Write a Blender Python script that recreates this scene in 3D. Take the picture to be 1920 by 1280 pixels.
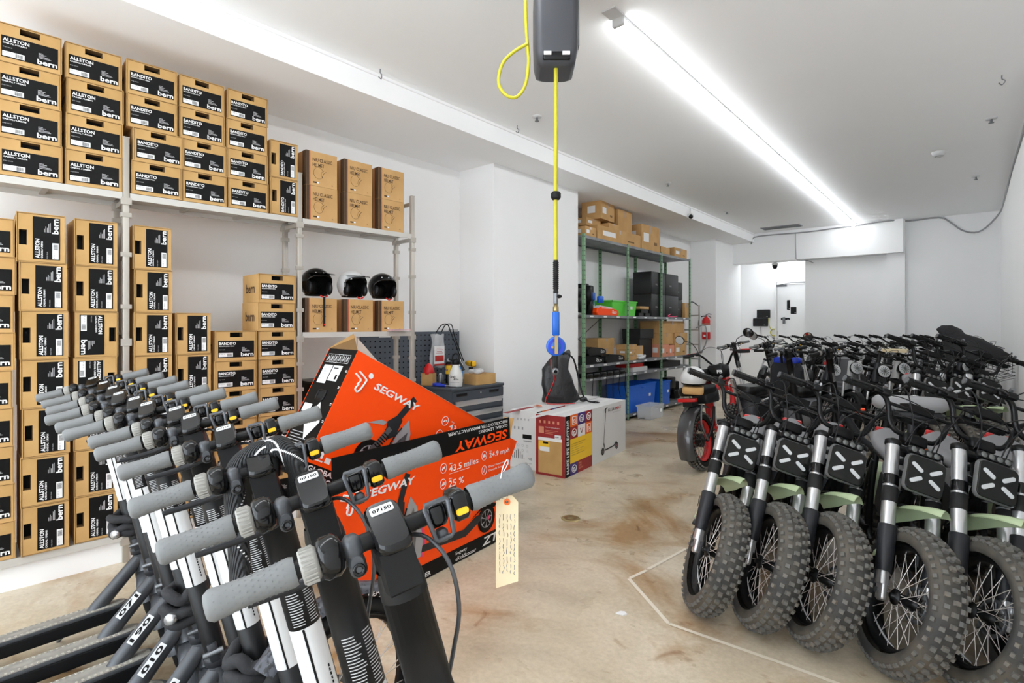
import bpy, math, random
from mathutils import Matrix, Vector, Euler
PI = math.pi
R = math.radians
sc = bpy.context.scene
random.seed(7)
for o in list(bpy.data.objects): bpy.data.objects.remove(o, do_unlink=True)

# ------------------------------------------------------------------ camera
CAM_H = 1.5
cd = bpy.data.cameras.new('camera')
cd.sensor_width = 36.0
cd.lens = 36.0 * 1020 / 1920
cd.shift_y = -30 / 1920
cd.clip_start = 0.05
cam = bpy.data.objects.new('camera', cd)
cam.location = (0, 0, CAM_H)
cam.rotation_euler = (R(90), 0, R(40.1))
sc.collection.objects.link(cam)
sc.camera = cam
# ------------------------------------------------------------------ world, view
w = bpy.data.worlds.new('world'); sc.world = w
w.use_nodes = True
w.node_tree.nodes['Background'].inputs[0].default_value = (0.85, 0.93, 1, 1)
w.node_tree.nodes['Background'].inputs[1].default_value = 2.7
sc.view_settings.view_transform = 'Standard'
sc.view_settings.look = 'None'
sc.view_settings.gamma = 1
sc.view_settings.use_curve_mapping = False
sc.view_settings.exposure = EXPOSURE = 1.2
sc.cycles.diffuse_bounces = 8; sc.cycles.max_bounces = 14
LED_POWER = 11.5

# ------------------------------------------------------------------ materials
MATS = {}
def mat(name, col, rough=0.5, metal=0.0, emit=None, noise=None, bump=None, alpha=None, spec=None, trans=None, coat=None):
    m = bpy.data.materials.new(name); m.use_nodes = True
    nt = m.node_tree; b = nt.nodes['Principled BSDF']
    b.inputs['Base Color'].default_value = (*col, 1)
    b.inputs['Roughness'].default_value = rough
    b.inputs['Metallic'].default_value = metal
    if spec is not None: b.inputs['Specular IOR Level'].default_value = spec
    if coat: b.inputs['Coat Weight'].default_value = coat
    if trans: b.inputs['Transmission Weight'].default_value = trans
    if emit:
        b.inputs['Emission Color'].default_value = (*emit[0], 1); b.inputs['Emission Strength'].default_value = emit[1]
    if alpha is not None: b.inputs['Alpha'].default_value = alpha
    if noise:                      # (scale, second colour, lo, hi)
        tc = nt.nodes.new('ShaderNodeTexCoord'); n = nt.nodes.new('ShaderNodeTexNoise')
        n.inputs['Scale'].default_value = noise[0]; n.inputs['Detail'].default_value = 5
        nt.links.new(tc.outputs['Object'], n.inputs['Vector'])
        r = nt.nodes.new('ShaderNodeValToRGB')
        r.color_ramp.elements[0].position = noise[2]; r.color_ramp.elements[1].position = noise[3]
        r.color_ramp.elements[0].color = (*col, 1); r.color_ramp.elements[1].color = (*noise[1], 1)
        nt.links.new(n.outputs['Fac'], r.inputs['Fac']); nt.links.new(r.outputs['Color'], b.inputs['Base Color'])
    if bump:                       # (scale, strength, distance)
        tc = nt.nodes.new('ShaderNodeTexCoord'); n = nt.nodes.new('ShaderNodeTexNoise')
        n.inputs['Scale'].default_value = bump[0]; n.inputs['Detail'].default_value = 4
        nt.links.new(tc.outputs['Object'], n.inputs['Vector'])
        bp = nt.nodes.new('ShaderNodeBump'); bp.inputs['Strength'].default_value = bump[1]; bp.inputs['Distance'].default_value = bump[2]
        nt.links.new(n.outputs['Fac'], bp.inputs['Height']); nt.links.new(bp.outputs['Normal'], b.inputs['Normal'])
    MATS[name] = m
    return m
def c8(r, g, b):
    f = lambda v: ((v / 255 + 0.055) / 1.055) ** 2.4 if v > 10 else v / 255 / 12.92
    return (f(r), f(g), f(b))
mat('wall', (0.90, 0.90, 0.90), 0.75, bump=(30, 0.06, 0.01), noise=(1.3, (0.885, 0.885, 0.885), 0.35, 0.7))
mat('ceil', (0.95, 0.955, 0.96), 0.8, bump=(14, 0.05, 0.01), noise=(0.8, (0.93, 0.935, 0.94), 0.35, 0.7))
mat('kraft', c8(196, 158, 104), 0.75, noise=(7, c8(184, 146, 92), 0.4, 0.7), spec=0.2)
mat('kraft_mid', c8(200, 160, 108), 0.75, noise=(5, c8(188, 148, 96), 0.4, 0.7), spec=0.2)
mat('kraft_dark', c8(120, 90, 52), 0.8)
mat('ink', (0.006, 0.0058, 0.0058), 0.5, spec=0.15)
mat('ink_brown', c8(70, 48, 28), 0.6)
mat('ink_red', c8(180, 40, 35), 0.5)
mat('paper', (0.80, 0.80, 0.80), 0.6)
mat('paper_grey', (0.45, 0.45, 0.46), 0.6)
mat('tag_paper', c8(222, 204, 168), 0.7)
mat('steel', c8(178, 172, 163), 0.42, 0.45)
mat('steel_paint', c8(196, 193, 187), 0.45, 0.1)
mat('alu', c8(205, 206, 208), 0.3, 0.85)
mat('dull_metal', c8(120, 122, 125), 0.4, 0.7)
mat('black', (0.005, 0.005, 0.0055), 0.36, spec=0.32)
mat('gloss', (0.004, 0.004, 0.0045), 0.14, spec=0.38)
mat('matte_black', (0.004, 0.004, 0.0045), 0.45, spec=0.3)
mat('rubber', (0.010, 0.010, 0.010), 0.65, spec=0.3)
mat('knob', (0.115, 0.113, 0.105), 0.7, noise=(30, (0.17, 0.15, 0.12), 0.45, 0.7))
mat('tire', (0.040, 0.039, 0.037), 0.7, noise=(6, (0.105, 0.09, 0.07), 0.46, 0.72), bump=(60, 0.2, 0.004))
mat('char', (0.022, 0.023, 0.027), 0.40, 0.1, spec=0.35)
mat('grey_frame', (0.075, 0.079, 0.087), 0.36, 0.4)
mat('grip', (0.165, 0.17, 0.17), 0.6)
mat('ringgrey', (0.30, 0.29, 0.265), 0.55)
mat('white_p', (0.62, 0.62, 0.62), 0.3)
mat('grey_p', (0.32, 0.32, 0.33), 0.45)
mat('yellow', c8(245, 190, 30), 0.4)
mat('orange_red', c8(255, 78, 8), 0.45, spec=0.25)
mat('orange', c8(240, 110, 30), 0.45)
mat('red', c8(205, 22, 24), 0.35)
mat('dred', c8(150, 30, 32), 0.5)
mat('green_paint', c8(122, 158, 124), 0.45, 0.1)
mat('green_bin', c8(90, 205, 60), 0.4)
mat('pale_green', c8(182, 200, 160), 0.4)
mat('shelf_grey', c8(135, 137, 140), 0.5, 0.2, noise=(6, c8(112, 114, 118), 0.4, 0.65))
mat('blue', c8(20, 95, 190), 0.35)
mat('blue_bin', c8(22, 98, 205), 0.35)
mat('bright_blue', c8(30, 60, 190), 0.3)
mat('hose', c8(188, 180, 38), 0.35)
mat('brass', c8(170, 150, 105), 0.35, 0.8)
mat('clear', (0.8, 0.82, 0.84), 0.2, alpha=0.45)
mat('plate', (0.008, 0.009, 0.008), 0.18, spec=0.3)
mat('plate_edge', (0.10, 0.10, 0.10), 0.2)
mat('lens', (0.55, 0.56, 0.57), 0.25)
mat('lens_dim', (0.13, 0.135, 0.13), 0.15)
mat('seat', (0.17, 0.17, 0.18), 0.6)
mat('seat_light', (0.33, 0.33, 0.34), 0.6)
mat('toolbox', c8(62, 68, 76), 0.5)
mat('peg', c8(82, 90, 100), 0.6)
mat('spoke', (0.80, 0.74, 0.70), 0.35, 0.5)
mat('mirror', (0.85, 0.87, 0.9), 0.05, 1.0)
mat('lamp', (1, 1, 1), 0.5, emit=((0.94, 0.975, 1.0), LED_POWER))
mat('purple', c8(62, 42, 120), 0.5)
mat('kyellow', c8(240, 195, 40), 0.5)
mat('cloth', (0.02, 0.02, 0.022), 0.85, bump=(40, 0.5, 0.01))
mat('leather', (0.018, 0.018, 0.02), 0.38, bump=(9, 0.6, 0.03))
mat('pink', c8(225, 60, 110), 0.5)
mat('pinkbox', c8(214, 140, 110), 0.6)

def floor_mat():
    m = bpy.data.materials.new('concrete'); m.use_nodes = True
    nt = m.node_tree; b = nt.nodes['Principled BSDF']; N = nt.nodes.new; L = nt.links.new
    tc = N('ShaderNodeTexCoord')
    def noise(s, d, ro=0.6, dist=0.0):
        n = N('ShaderNodeTexNoise'); n.inputs['Scale'].default_value = s; n.inputs['Detail'].default_value = d
        n.inputs['Roughness'].default_value = ro; n.inputs['Distortion'].default_value = dist
        L(tc.outputs['Object'], n.inputs['Vector']); return n.outputs['Fac']
    def ramp(f, *st):
        r = N('ShaderNodeValToRGB'); e = r.color_ramp.elements
        e[0].position, e[0].color = st[0][0], (*st[0][1], 1); e[1].position, e[1].color = st[-1][0], (*st[-1][1], 1)
        for p, c in st[1:-1]:
            k = e.new(p); k.color = (*c, 1)
        L(f, r.inputs['Fac']); return r.outputs['Color']
    def mix(f, a, c2, mode='MIX'):
        x = N('ShaderNodeMix'); x.data_type = 'RGBA'; x.blend_type = mode
        if isinstance(f, float): x.inputs[0].default_value = f
        else: L(f, x.inputs[0])
        L(a, x.inputs[6]); L(c2, x.inputs[7]); return x.outputs[2]
    base = ramp(noise(1.1, 6, 0.62, 0.3), (0.30, c8(166, 153, 131)), (0.50, c8(202, 188, 164)), (0.70, c8(220, 208, 187)))
    rust = ramp(noise(0.9, 5, 0.62, 0.7), (0.50, c8(255, 255, 255)), (0.64, c8(200, 162, 112)))
    c = mix(0.85, base, rust, 'MULTIPLY')
    spots = ramp(noise(5.5, 4, 0.55, 0.6), (0.63, (1, 1, 1)), (0.74, c8(178, 140, 96)))
    c = mix(0.75, c, spots, 'MULTIPLY')
    fine = ramp(noise(38, 6, 0.7), (0.36, (0.66, 0.62, 0.56)), (0.62, (1, 1, 1)))
    c = mix(0.45, c, fine, 'MULTIPLY')
    L(c, b.inputs['Base Color'])
    rr = ramp(noise(2.3, 4), (0.3, (0.22, 0.22, 0.22)), (0.7, (0.5, 0.5, 0.5)))
    L(rr, b.inputs['Roughness'])
    bp = N('ShaderNodeBump'); bp.inputs['Strength'].default_value = 0.12; bp.inputs['Distance'].default_value = 0.01
    L(noise(24, 5), bp.inputs['Height']); L(bp.outputs['Normal'], b.inputs['Normal'])
    MATS['floor'] = m
floor_mat()

# ------------------------------------------------------------------ mesh builder
I4 = Matrix.Identity(4)
def T(x, y, z): return Matrix.Translation((x, y, z))
def RX(a): return Matrix.Rotation(a, 4, 'X')
def RY(a): return Matrix.Rotation(a, 4, 'Y')
def RZ(a): return Matrix.Rotation(a, 4, 'Z')
def frame(o, x, y):
    x = Vector(x).normalized(); y = Vector(y); z = x.cross(y).normalized(); y = z.cross(x)
    m = Matrix((x, y, z)).transposed().to_4x4(); m.translation = Vector(o); return m
_txt = {}
def text_geo(s, bold):
    k = (s, bold)
    if k in _txt: return _txt[k]
    cu = bpy.data.curves.new('t', 'FONT'); cu.body = s; cu.size = 1; cu.resolution_u = 2
    cu.offset = 0.028 if bold else 0.01
    o = bpy.data.objects.new('t', cu); sc.collection.objects.link(o)
    bpy.context.view_layer.update()
    me = o.evaluated_get(bpy.context.evaluated_depsgraph_get()).to_mesh()
    v = [tuple(p.co) for p in me.vertices]; f = [tuple(p.vertices) for p in me.polygons]
    bpy.data.objects.remove(o, do_unlink=True); bpy.data.curves.remove(cu)
    x0 = min(p[0] for p in v); x1 = max(p[0] for p in v); y0 = min(p[1] for p in v); y1 = max(p[1] for p in v)
    v = [((p[0] - x0) / (x1 - x0), (p[1] - y0) / (y1 - y0)) for p in v]
    _txt[k] = (v, f); return _txt[k]

class MB:
    def __init__(s, M=None): s.v = []; s.f = []; s.m = []; s.s = []; s.M = M or I4; s.names = []
    def mi(s, n):
        if n not in s.names: s.names.append(n)
        return s.names.index(n)
    def add(s, vs, fs, m, smooth=False, M=None):
        A = s.M @ M if M else s.M
        b = len(s.v); k = s.mi(m)
        s.v += [A @ Vector(p) for p in vs]
        for f in fs: s.f.append(tuple(b + i for i in f)); s.m.append(k); s.s.append(smooth)
        return s
    def box(s, c, d, m, M=None):
        x, y, z = c; a, b, h = d[0] / 2, d[1] / 2, d[2] / 2
        vs = [(x + i * a, y + j * b, z + k * h) for k in (-1, 1) for j in (-1, 1) for i in (-1, 1)]
        return s.add(vs, [(0, 2, 3, 1), (4, 5, 7, 6), (0, 1, 5, 4), (2, 6, 7, 3), (0, 4, 6, 2), (1, 3, 7, 5)], m, False, M)
    def prism(s, pts, z0, z1, m, M=None, smooth=False, ch=0.0):
        n = len(pts); cx = sum(p[0] for p in pts) / n; cy = sum(p[1] for p in pts) / n
        if ch:
            def sh(p):
                dx, dy = p[0] - cx, p[1] - cy; l = math.hypot(dx, dy) or 1; k = max(0, 1 - ch / l); return (cx + dx * k, cy + dy * k)
            rings = [([sh(p) for p in pts], z0), (pts, z0 + ch), (pts, z1 - ch), ([sh(p) for p in pts], z1)]
        else: rings = [(pts, z0), (pts, z1)]
        vs = [(p[0], p[1], z) for r, z in rings for p in r]; fs = []
        fs.append(tuple(range(n - 1, -1, -1))); k = len(rings) - 1; 
        s.add(vs, [tuple(range(n - 1, -1, -1)), tuple(k * n + i for i in range(n))], m, False, M)
        s.add(vs, [(j * n + i, j * n + (i + 1) % n, (j + 1) * n + (i + 1) % n, (j + 1) * n + i) for j in range(k) for i in range(n)], m, smooth, M)
        return s
    def rbox(s, c, d, m, r=0.01, axis='z', ch=None, M=None, seg=3, smooth=True):
        # rounded rectangle prism along an axis
        ax = {'z': I4, 'y': Matrix(((1, 0, 0, 0), (0, 0, 1, 0), (0, -1, 0, 0), (0, 0, 0, 1))), 'x': Matrix(((0, 0, 1, 0), (1, 0, 0, 0), (0, 1, 0, 0), (0, 0, 0, 1)))}[axis]
        dd = {'z': d, 'y': (d[0], d[2], d[1]), 'x': (d[1], d[2], d[0])}[axis]
        a, b = dd[0] / 2, dd[1] / 2; r = min(r, a * .999, b * .999); pts = []
        for qx, qy, st in ((a - r, b - r, 0), (-a + r, b - r, 90), (-a + r, -b + r, 180), (a - r, -b + r, 270)):
            for i in range(seg + 1):
                t = R(st + 90 * i / seg); pts.append((qx + r * math.cos(t), qy + r * math.sin(t)))
        ch = min(r * .5, dd[2] * .3) if ch is None else ch
        X = T(*c) @ ax
        return s.prism(pts, -dd[2] / 2, dd[2] / 2, m, (M @ X) if M else X, smooth, ch)
    def cyl(s, p0, p1, r0, m, r1=None, n=12, M=None, caps=True, smooth=True):
        p0 = Vector(p0); p1 = Vector(p1); r1 = r0 if r1 is None else r1
        z = (p1 - p0).normalized(); x = z.orthogonal().normalized(); y = z.cross(x)
        vs = []
        for p, r in ((p0, r0), (p1, r1)):
            for i in range(n):
                a = 2 * PI * i / n; vs.append(p + x * (r * math.cos(a)) + y * (r * math.sin(a)))
        s.add(vs, [(i, (i + 1) % n, n + (i + 1) % n, n + i) for i in range(n)], m, smooth, M)
        if caps: s.add(vs, [tuple(range(n - 1, -1, -1)), tuple(range(n, 2 * n))], m, False, M)
        return s
    def lathe(s, prof, m, p=(0, 0, 0), ax=(0, 0, 1), n=20, M=None, smooth=True, a0=0, a1=2 * PI):
        z = Vector(ax).normalized(); x = Vector((1, 0, 0)) if abs(z.x) < .9 else Vector((0, 1, 0)); x = (x - z * x.dot(z)).normalized(); y = z.cross(x); p = Vector(p)
        full = abs(a1 - a0) >= 2 * PI - 1e-4; k = n if full else n + 1; vs = []
        for r, h in prof:
            for i in range(k):
                a = a0 + (a1 - a0) * i / n; vs.append(p + z * h + x * (r * math.cos(a)) + y * (r * math.sin(a)))
        fs = []
        for j in range(len(prof) - 1):
            for i in range(n if full else n):
                q = (i + 1) % k; fs.append((j * k + i, j * k + q, (j + 1) * k + q, (j + 1) * k + i))
        return s.add(vs, fs, m, smooth, M)
    def tube(s, pts, r, m, n=8, closed=False, M=None, sx=1.0, sub=0):
        P = [Vector(p) for p in pts]
        if sub:
            Q = []; L = len(P)
            for i in range(L if closed else L - 1):
                g = lambda j: P[j % L] if closed else P[max(0, min(L - 1, j))]
                a, b, c, d = g(i - 1), g(i), g(i + 1), g(i + 2)
                for k in range(sub):
                    t = k / sub; Q.append(0.5 * ((2 * b) + (c - a) * t + (2 * a - 5 * b + 4 * c - d) * t * t + (3 * b - a - 3 * c + d) * t ** 3))
            if not closed: Q.append(P[-1])
            P = Q
        L = len(P); rr = r if callable(r) else (lambda t: r)
        vs = []; nrm = None
        for i in range(L):
            t = (P[(i + 1) % L] - P[i - 1]) if closed else (P[min(i + 1, L - 1)] - P[max(i - 1, 0)])
            t = t.normalized() if t.length > 1e-9 else Vector((0, 0, 1))
            nrm = t.orthogonal().normalized() if nrm is None else (nrm - t * nrm.dot(t)).normalized()
            b = t.cross(nrm); q = rr(i / max(1, L - 1))
            for k in range(n):
                a = 2 * PI * k / n; vs.append(P[i] + nrm * (q * math.cos(a)) + b * (q * sx * math.sin(a)))
        fs = [(i * n + k, i * n + (k + 1) % n, ((i + 1) % L) * n + (k + 1) % n, ((i + 1) % L) * n + k) for i in range(L if closed else L - 1) for k in range(n)]
        s.add(vs, fs, m, True, M)
        if not closed: s.add(vs, [tuple(range(n - 1, -1, -1)), tuple((L - 1) * n + k for k in range(n))], m, False, M)
        return s
    def ball(s, c, r, m, d=(1, 1, 1), M=None, n=14):
        prof = [(max(1e-4, r * math.sin(PI * i / n)), -r * math.cos(PI * i / n)) for i in range(n + 1)]
        A = T(*c) @ Matrix.Diagonal((*d, 1)); return s.lathe(prof, m, n=n + 4, M=(M @ A) if M else A)
    def quad(s, a, b, c, d, m, M=None): return s.add([a, b, c, d], [(0, 1, 2, 3)], m, False, M)
    def poly(s, pts, m, M=None, h=0.0):
        return s.add([(p[0], p[1], h) for p in pts], [tuple(range(len(pts)))], m, False, M)
    def text(s, t, x, y, wd, ht, m, M=None, bold=True, h=0.0012, shear=0.0):
        v, f = text_geo(t, bold)
        return s.add([(x + p[0] * wd + shear * p[1] * ht, y + p[1] * ht, h) for p in v], f, m, False, M)
    def rect(s, x, y, wd, ht, m, M=None, h=0.0006): return s.poly([(x, y), (x + wd, y), (x + wd, y + ht), (x, y + ht)], m, M, h)
    def build(s, name, parent=None, label=None, cat=None, group=None, kind=None, loc=None):
        me = bpy.data.meshes.new(name)
        if loc is not None:
            L0 = Vector(loc); s.v = [p - L0 for p in s.v]
        me.from_pydata([tuple(p) for p in s.v], [], s.f)
        for n in s.names: me.materials.append(MATS[n])
        me.polygons.foreach_set('material_index', s.m); me.polygons.foreach_set('use_smooth', s.s)
        me.update(); o = bpy.data.objects.new(name, me); sc.collection.objects.link(o)
        if loc is not None: o.location = loc
        if parent: o.parent = parent
        tag(o, label, cat, group, kind); return o
def tag(o, label=None, cat=None, group=None, kind=None):
    if label: o['label'] = label
    if cat: o['category'] = cat
    if group: o['group'] = group
    if kind: o['kind'] = kind
    return o
def thing(name, label, cat, M=None, group=None):
    o = bpy.data.objects.new(name, None); sc.collection.objects.link(o); o.empty_display_size = 0.1
    if M is not None: o.matrix_world = M
    return tag(o, label, cat, group)
def copy_tree(o, M=None, label=None, group=None):
    c = o.copy(); sc.collection.objects.link(c)
    for ch in o.children:
        d = ch.copy(); sc.collection.objects.link(d); d.parent = c
        for g in ch.children:
            e = g.copy(); sc.collection.objects.link(e); e.parent = d
    if M is not None: c.matrix_world = M
    if label: c['label'] = label
    if group: c['group'] = group
    return c
# drop a random little variation
def jit(a): return random.uniform(-a, a)
ORD = ['topmost', 'second', 'third', 'fourth', 'fifth', 'sixth', 'seventh', 'eighth', 'lowest']
# ================================================================== the room
HC, HS = 3.55, 3.355           # main ceiling, soffit underside
XL, XR, YB, YN = -4.72, 0.42, 13.04, -2.2
def slab(name, a, b, m, kind='structure'):
    c = [(a[i] + b[i]) / 2 for i in range(3)]; d = [abs(a[i] - b[i]) for i in range(3)]
    return MB().box(c, d, m).build(name, kind=kind)
slab('floor', (-5.2, YN - .2, -.1), (1.2, 15.2, 0), 'floor')
slab('ceiling', (-5.2, YN - .2, HC), (XR + .2, 15.2, HC + .1), 'ceil')
slab('wall_left', (XL - .15, YN - .2, 0), (XL, 15.2, HC), 'wall')
slab('wall_right', (XR, YN - .2, 0), (XR + .15, 15.2, HC), 'wall')
slab('wall_front', (XL, YN - .15, 0), (-4.3, YN, HC), 'wall')
slab('wall_front_lintel', (-4.3, YN - .15, 3.0), (XR, YN, HC), 'wall')
slab('wall_front_sill', (-4.3, YN - .15, 0), (XR, YN, .35), 'wall')
wf = MB()  # unseen window added behind the camera to let in fill light
for x in (-4.28, -2.75, -1.2, .40): wf.box((x, YN - .07, 1.675), (.05, .06, 2.65), 'steel_paint')
for z in (.37, 2.98): wf.box((-1.94, YN - .07, z), (4.7, .06, .05), 'steel_paint')
wf.build('fill_window', kind='structure')
# dropped soffit with its beam face along the left side, two pillars
slab('trim_1', (XL, YN, HS), (-3.70, YB, HC), 'ceil')
MB().box((-3.698, 5.4, HC - .012), (.03, 15, .024), 'wall').build('trim_2', kind='structure')
slab('wall_pillar_near', (XL, 4.62, 0), (-4.16, 6.36, HS), 'wall')
slab('wall_pillar_far', (XL, 11.7, 0), (-4.16, YB + .3, HS), 'wall')
# far wall: full height right panel, column, recessed panel, doorway recess under a lintel
slab('wall_back', (-0.96, YB, 0), (XR, YB + .15, HC), 'wall')
slab('wall_column', (-1.26, YB - .12, 0), (-0.96, YB + .15, HC), 'wall')
slab('wall_panel', (-2.72, YB, 0), (-1.26, YB + .15, 2.90), 'wall')
slab('wall_recess', (XL, 14.3, 0), (-2.62, 14.45, HC), 'wall')
slab('wall_recess_side', (-2.72, YB + .15, 0), (-2.6, 14.3, 2.95), 'wall')
slab('trim_3', (-4.16, 12.80, 2.91), (-0.98, YB + .15, HC), 'wall')      # lintel
slab('trim_4', (-4.16, YB + .15, 3.30), (-2.72, 14.4, 3.4), 'wall')
# plain white door with its closer in the recess
d = MB().rbox((-3.1, 14.27, 1.25), (.95, .05, 2.5), 'wall', r=.01, axis='y').build('door_1', kind='structure')
MB().tube([(-3.60, 14.22, 0), (-3.60, 14.22, 2.55), (-2.62, 14.22, 2.55)], .03, 'wall', n=4).build('door_frame', d)
MB().rbox((-3.42, 14.2, 1.62), (.05, .06, .16), 'dull_metal', r=.01).build('door_handle', d)
MB().box((-3.45, 14.12, 2.45), (.22, .06, .05), 'dull_metal').tube([(-3.5, 14.1, 2.47), (-3.2, 13.9, 2.5), (-2.9, 14.1, 2.5)], .008, 'dull_metal').build('door_closer', d)

# ---- light fittings: the long tube in view, an unseen one added over the near end
def led(y0, y1, label):
    t = thing('ceiling_light', label, 'light', T(-1.79, (y0 + y1) / 2, HC))
    L = y1 - y0
    MB().box((0, 0, -.010), (.078, L, .020), 'white_p').build('housing', t)
    pts = [(-.034, 0), (.034, 0), (.037, .016), (.030, .032), (.012, .040), (-.012, .040), (-.030, .032), (-.037, .016)]
    mb = MB(T(0, L / 2 - .02, -.020) @ RX(PI / 2) @ Matrix.Diagonal((1, -1, 1, 1)))
    mb.prism(pts, 0, L - .04, 'lamp'); mb.build('diffuser', t)
    for s in (-1, 1):
        MB().rbox((0, s * (L / 2 - .005), -.032), (.084, .03, .064), 'white_p', r=.012, axis='y').build('end_cap', t)
    MB().box((0, -L / 2 - .07, -.006), (.10, .12, .012), 'white_p').build('mounting_plate', t)
led(3.22, 12.78, 'long thin white LED tube light running down the length of the ceiling')
led(-1.9, 2.55, 'added, unseen short LED tube light on the ceiling above the kick scooters')

t = thing('ceiling_light', 'small square light above the doorway recess behind the lintel', 'light', T(-3.45, 13.9, 3.30))
MB().box((0, 0, -.012), (.42, .42, .024), 'white_p').build('housing', t)
MB().box((0, 0, -.028), (.36, .36, .008), 'lamp').build('diffuser', t)
# ---- small ceiling fittings
for x, y, lab in ((-3.25, 4.24, 'small white ceiling sprinkler above the tall white pillar'), (-3.32, 7.42, 'round ceiling sprinkler nearest to the green rack beam'),
                  (-3.34, 9.96, 'round ceiling sprinkler beside the far end of the beam'), (.16, 7.17, 'ceiling sprinkler near the right wall, closest to viewer'),
                  (.06, 9.82, 'ceiling sprinkler at the right of the far ceiling')):
    s = thing('sprinkler', lab, 'sprinkler', T(x, y, HC))
    MB().lathe([(.001, -.012), (.045, -.012), (.05, 0)], 'white_p').build('escutcheon', s)
    MB().cyl((0, 0, -.01), (0, 0, -.04), .012, 'dull_metal').lathe([(.001, -.05), (.022, -.05), (.022, -.044), (.001, -.044)], 'dull_metal').build('head', s)
s = thing('smoke_detector', 'round white smoke detector on the ceiling left of the right wall', 'smoke detector', T(-.28, 8.17, HC))
MB().lathe([(.001, -.055), (.03, -.055), (.055, -.045), (.07, -.02), (.075, 0)], 'white_p', n=24).build('body', s)
MB().lathe([(.03, -.058), (.045, -.052)], 'grey_p', n=24).build('grille', s)
for x, y, z, lab in ((-3.61, 2.65, HC, 'thin wire hook in the ceiling beside the beam'), (-3.0, 1.72, HC, 'round wire ring hook hanging from the near ceiling edge'),
                     (-3.55, 4.30, HC, 'tiny wire hook stub right by the beam edge'), (.2, 6.0, HC, 'small wire clip on the ceiling near the right wall')):
    MB().tube([(0, 0, 0), (0, 0, -.03), (.02, 0, -.05), (0, .01, -.075), (-.02, 0, -.055)], .004, 'dull_metal', sub=3).build('ceiling_hook', label=lab, cat='hook').location = (x, y, z)
v = MB().box((0, 0, -.006), (.75, .30, .012), 'grey_p')
for i in range(8): v.box((0, -.12 + i * .034, -.014), (.70, .012, .01), 'dull_metal')
v.build('ceiling_vent', label='dark slatted air vent in the ceiling near the lintel', cat='vent').location = (-3.0, 12.25, HC)
c = thing('security_camera', 'small white security camera with black lens under the beam', 'camera', T(-3.66, 9.07, 3.37))
MB().lathe([(.001, .03), (.05, .03), (.055, .0), (.045, -.04), (.001, -.045)], 'white_p', ax=(.6, -.6, -.4)).build('housing', c)
MB().lathe([(.001, .052), (.034, .05), (.036, .02)], 'gloss', ax=(.6, -.6, -.4)).build('lens', c)
MB().tube([(0, 0, .02), (0, 0, .13)], .012, 'white_p').build('bracket', c)
c = thing('security_camera', 'round black dome camera above the door in the recess', 'camera', T(-3.34, 13.1, 2.85))
MB().lathe([(.001, -.09), (.04, -.075), (.055, -.03), (.055, 0)], 'gloss').build('lens', c)
MB().lathe([(.07, 0), (.065, .04), (.001, .06)], 'white_p').build('base', c)
# cable run along the top of the far wall
MB().tube([(-3.70, 12.6, 3.30), (-3.68, 12.74, 3.46), (-3.3, 12.76, 3.48), (-2.6, 12.77, 3.47), (-1.9, 12.77, 3.50), (-1.2, 12.77, 3.53), (-.9, 12.99, 3.52), (-.45, 13.0, 3.53), (-.28, 13.01, 3.42), (-.12, 13.01, 3.26), (.06, 13.0, 3.19), (.22, 12.95, 3.26), (.40, 12.6, 3.46), (.41, 11.2, 3.47), (.41, 9.4, 3.50), (.41, 7.5, 3.45), (.41, 6.0, 3.5)], .014, 'grey_p', sub=3).build('ceiling_cable', label='dark cable strung along the top of the far wall and right wall', cat='cable')
MB().tube([(-2.85, 12.77, 3.48), (-2.84, 12.77, 3.0), (-2.82, 12.79, 2.9), (-2.65, 12.9, 2.88), (-2.55, 12.99, 2.83)], .009, 'grey_p', sub=2).build('ceiling_cable', label='thin cable dropping down the lintel above the doorway', cat='cable')

# ---- floor marks
fd = thing('floor_drain', 'round rusty floor drain in the concrete', 'drain', T(-2.374, 3.527, 0))
MB().lathe([(.075, .001), (.07, .005), (.001, .006)], 'brass', n=24).build('cover', fd)
MB().lathe([(.05, .0065), (.03, .0065)], 'kraft_dark', n=24).build('ring', fd)
def tape(pts, label):
    m = MB()
    for (a, b) in zip(pts, pts[1:]):
        a = Vector((*a, 0)); b = Vector((*b, 0)); n = (b - a).normalized().cross(Vector((0, 0, 1))) * .011
        m.quad(a - n + Vector((0, 0, .0025)), b - n + Vector((0, 0, .0025)), b + n + Vector((0, 0, .0025)), a + n + Vector((0, 0, .0025)), 'tape')
    m.build('floor_tape', label=label, cat='tape', loc=(pts[0][0], pts[0][1], 0))
mat('tape', c8(225, 215, 198), 0.6)
tape([(-1.545, 2.91), (-1.16, 2.60), (-.60, 2.62), (.05, 2.62)], 'worn white tape line on the floor under the fat tyres')
tape([(-1.515, 3.10), (-1.46, 3.55)], 'short white tape dash on the floor left of the first fat tyre')
tape([(-1.545, 2.92), (-1.515, 3.08)], 'bent end of the worn white tape by the corner')
MB().prism([(0, 0), (.04, .01), (.05, .03), (.03, .045), (.01, .035)], 0, .006, 'paper').build('paper_scrap', label='tiny white scrap of paper lying on the bare concrete', cat='paper').location = (-1.41, 2.51, .001)

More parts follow.
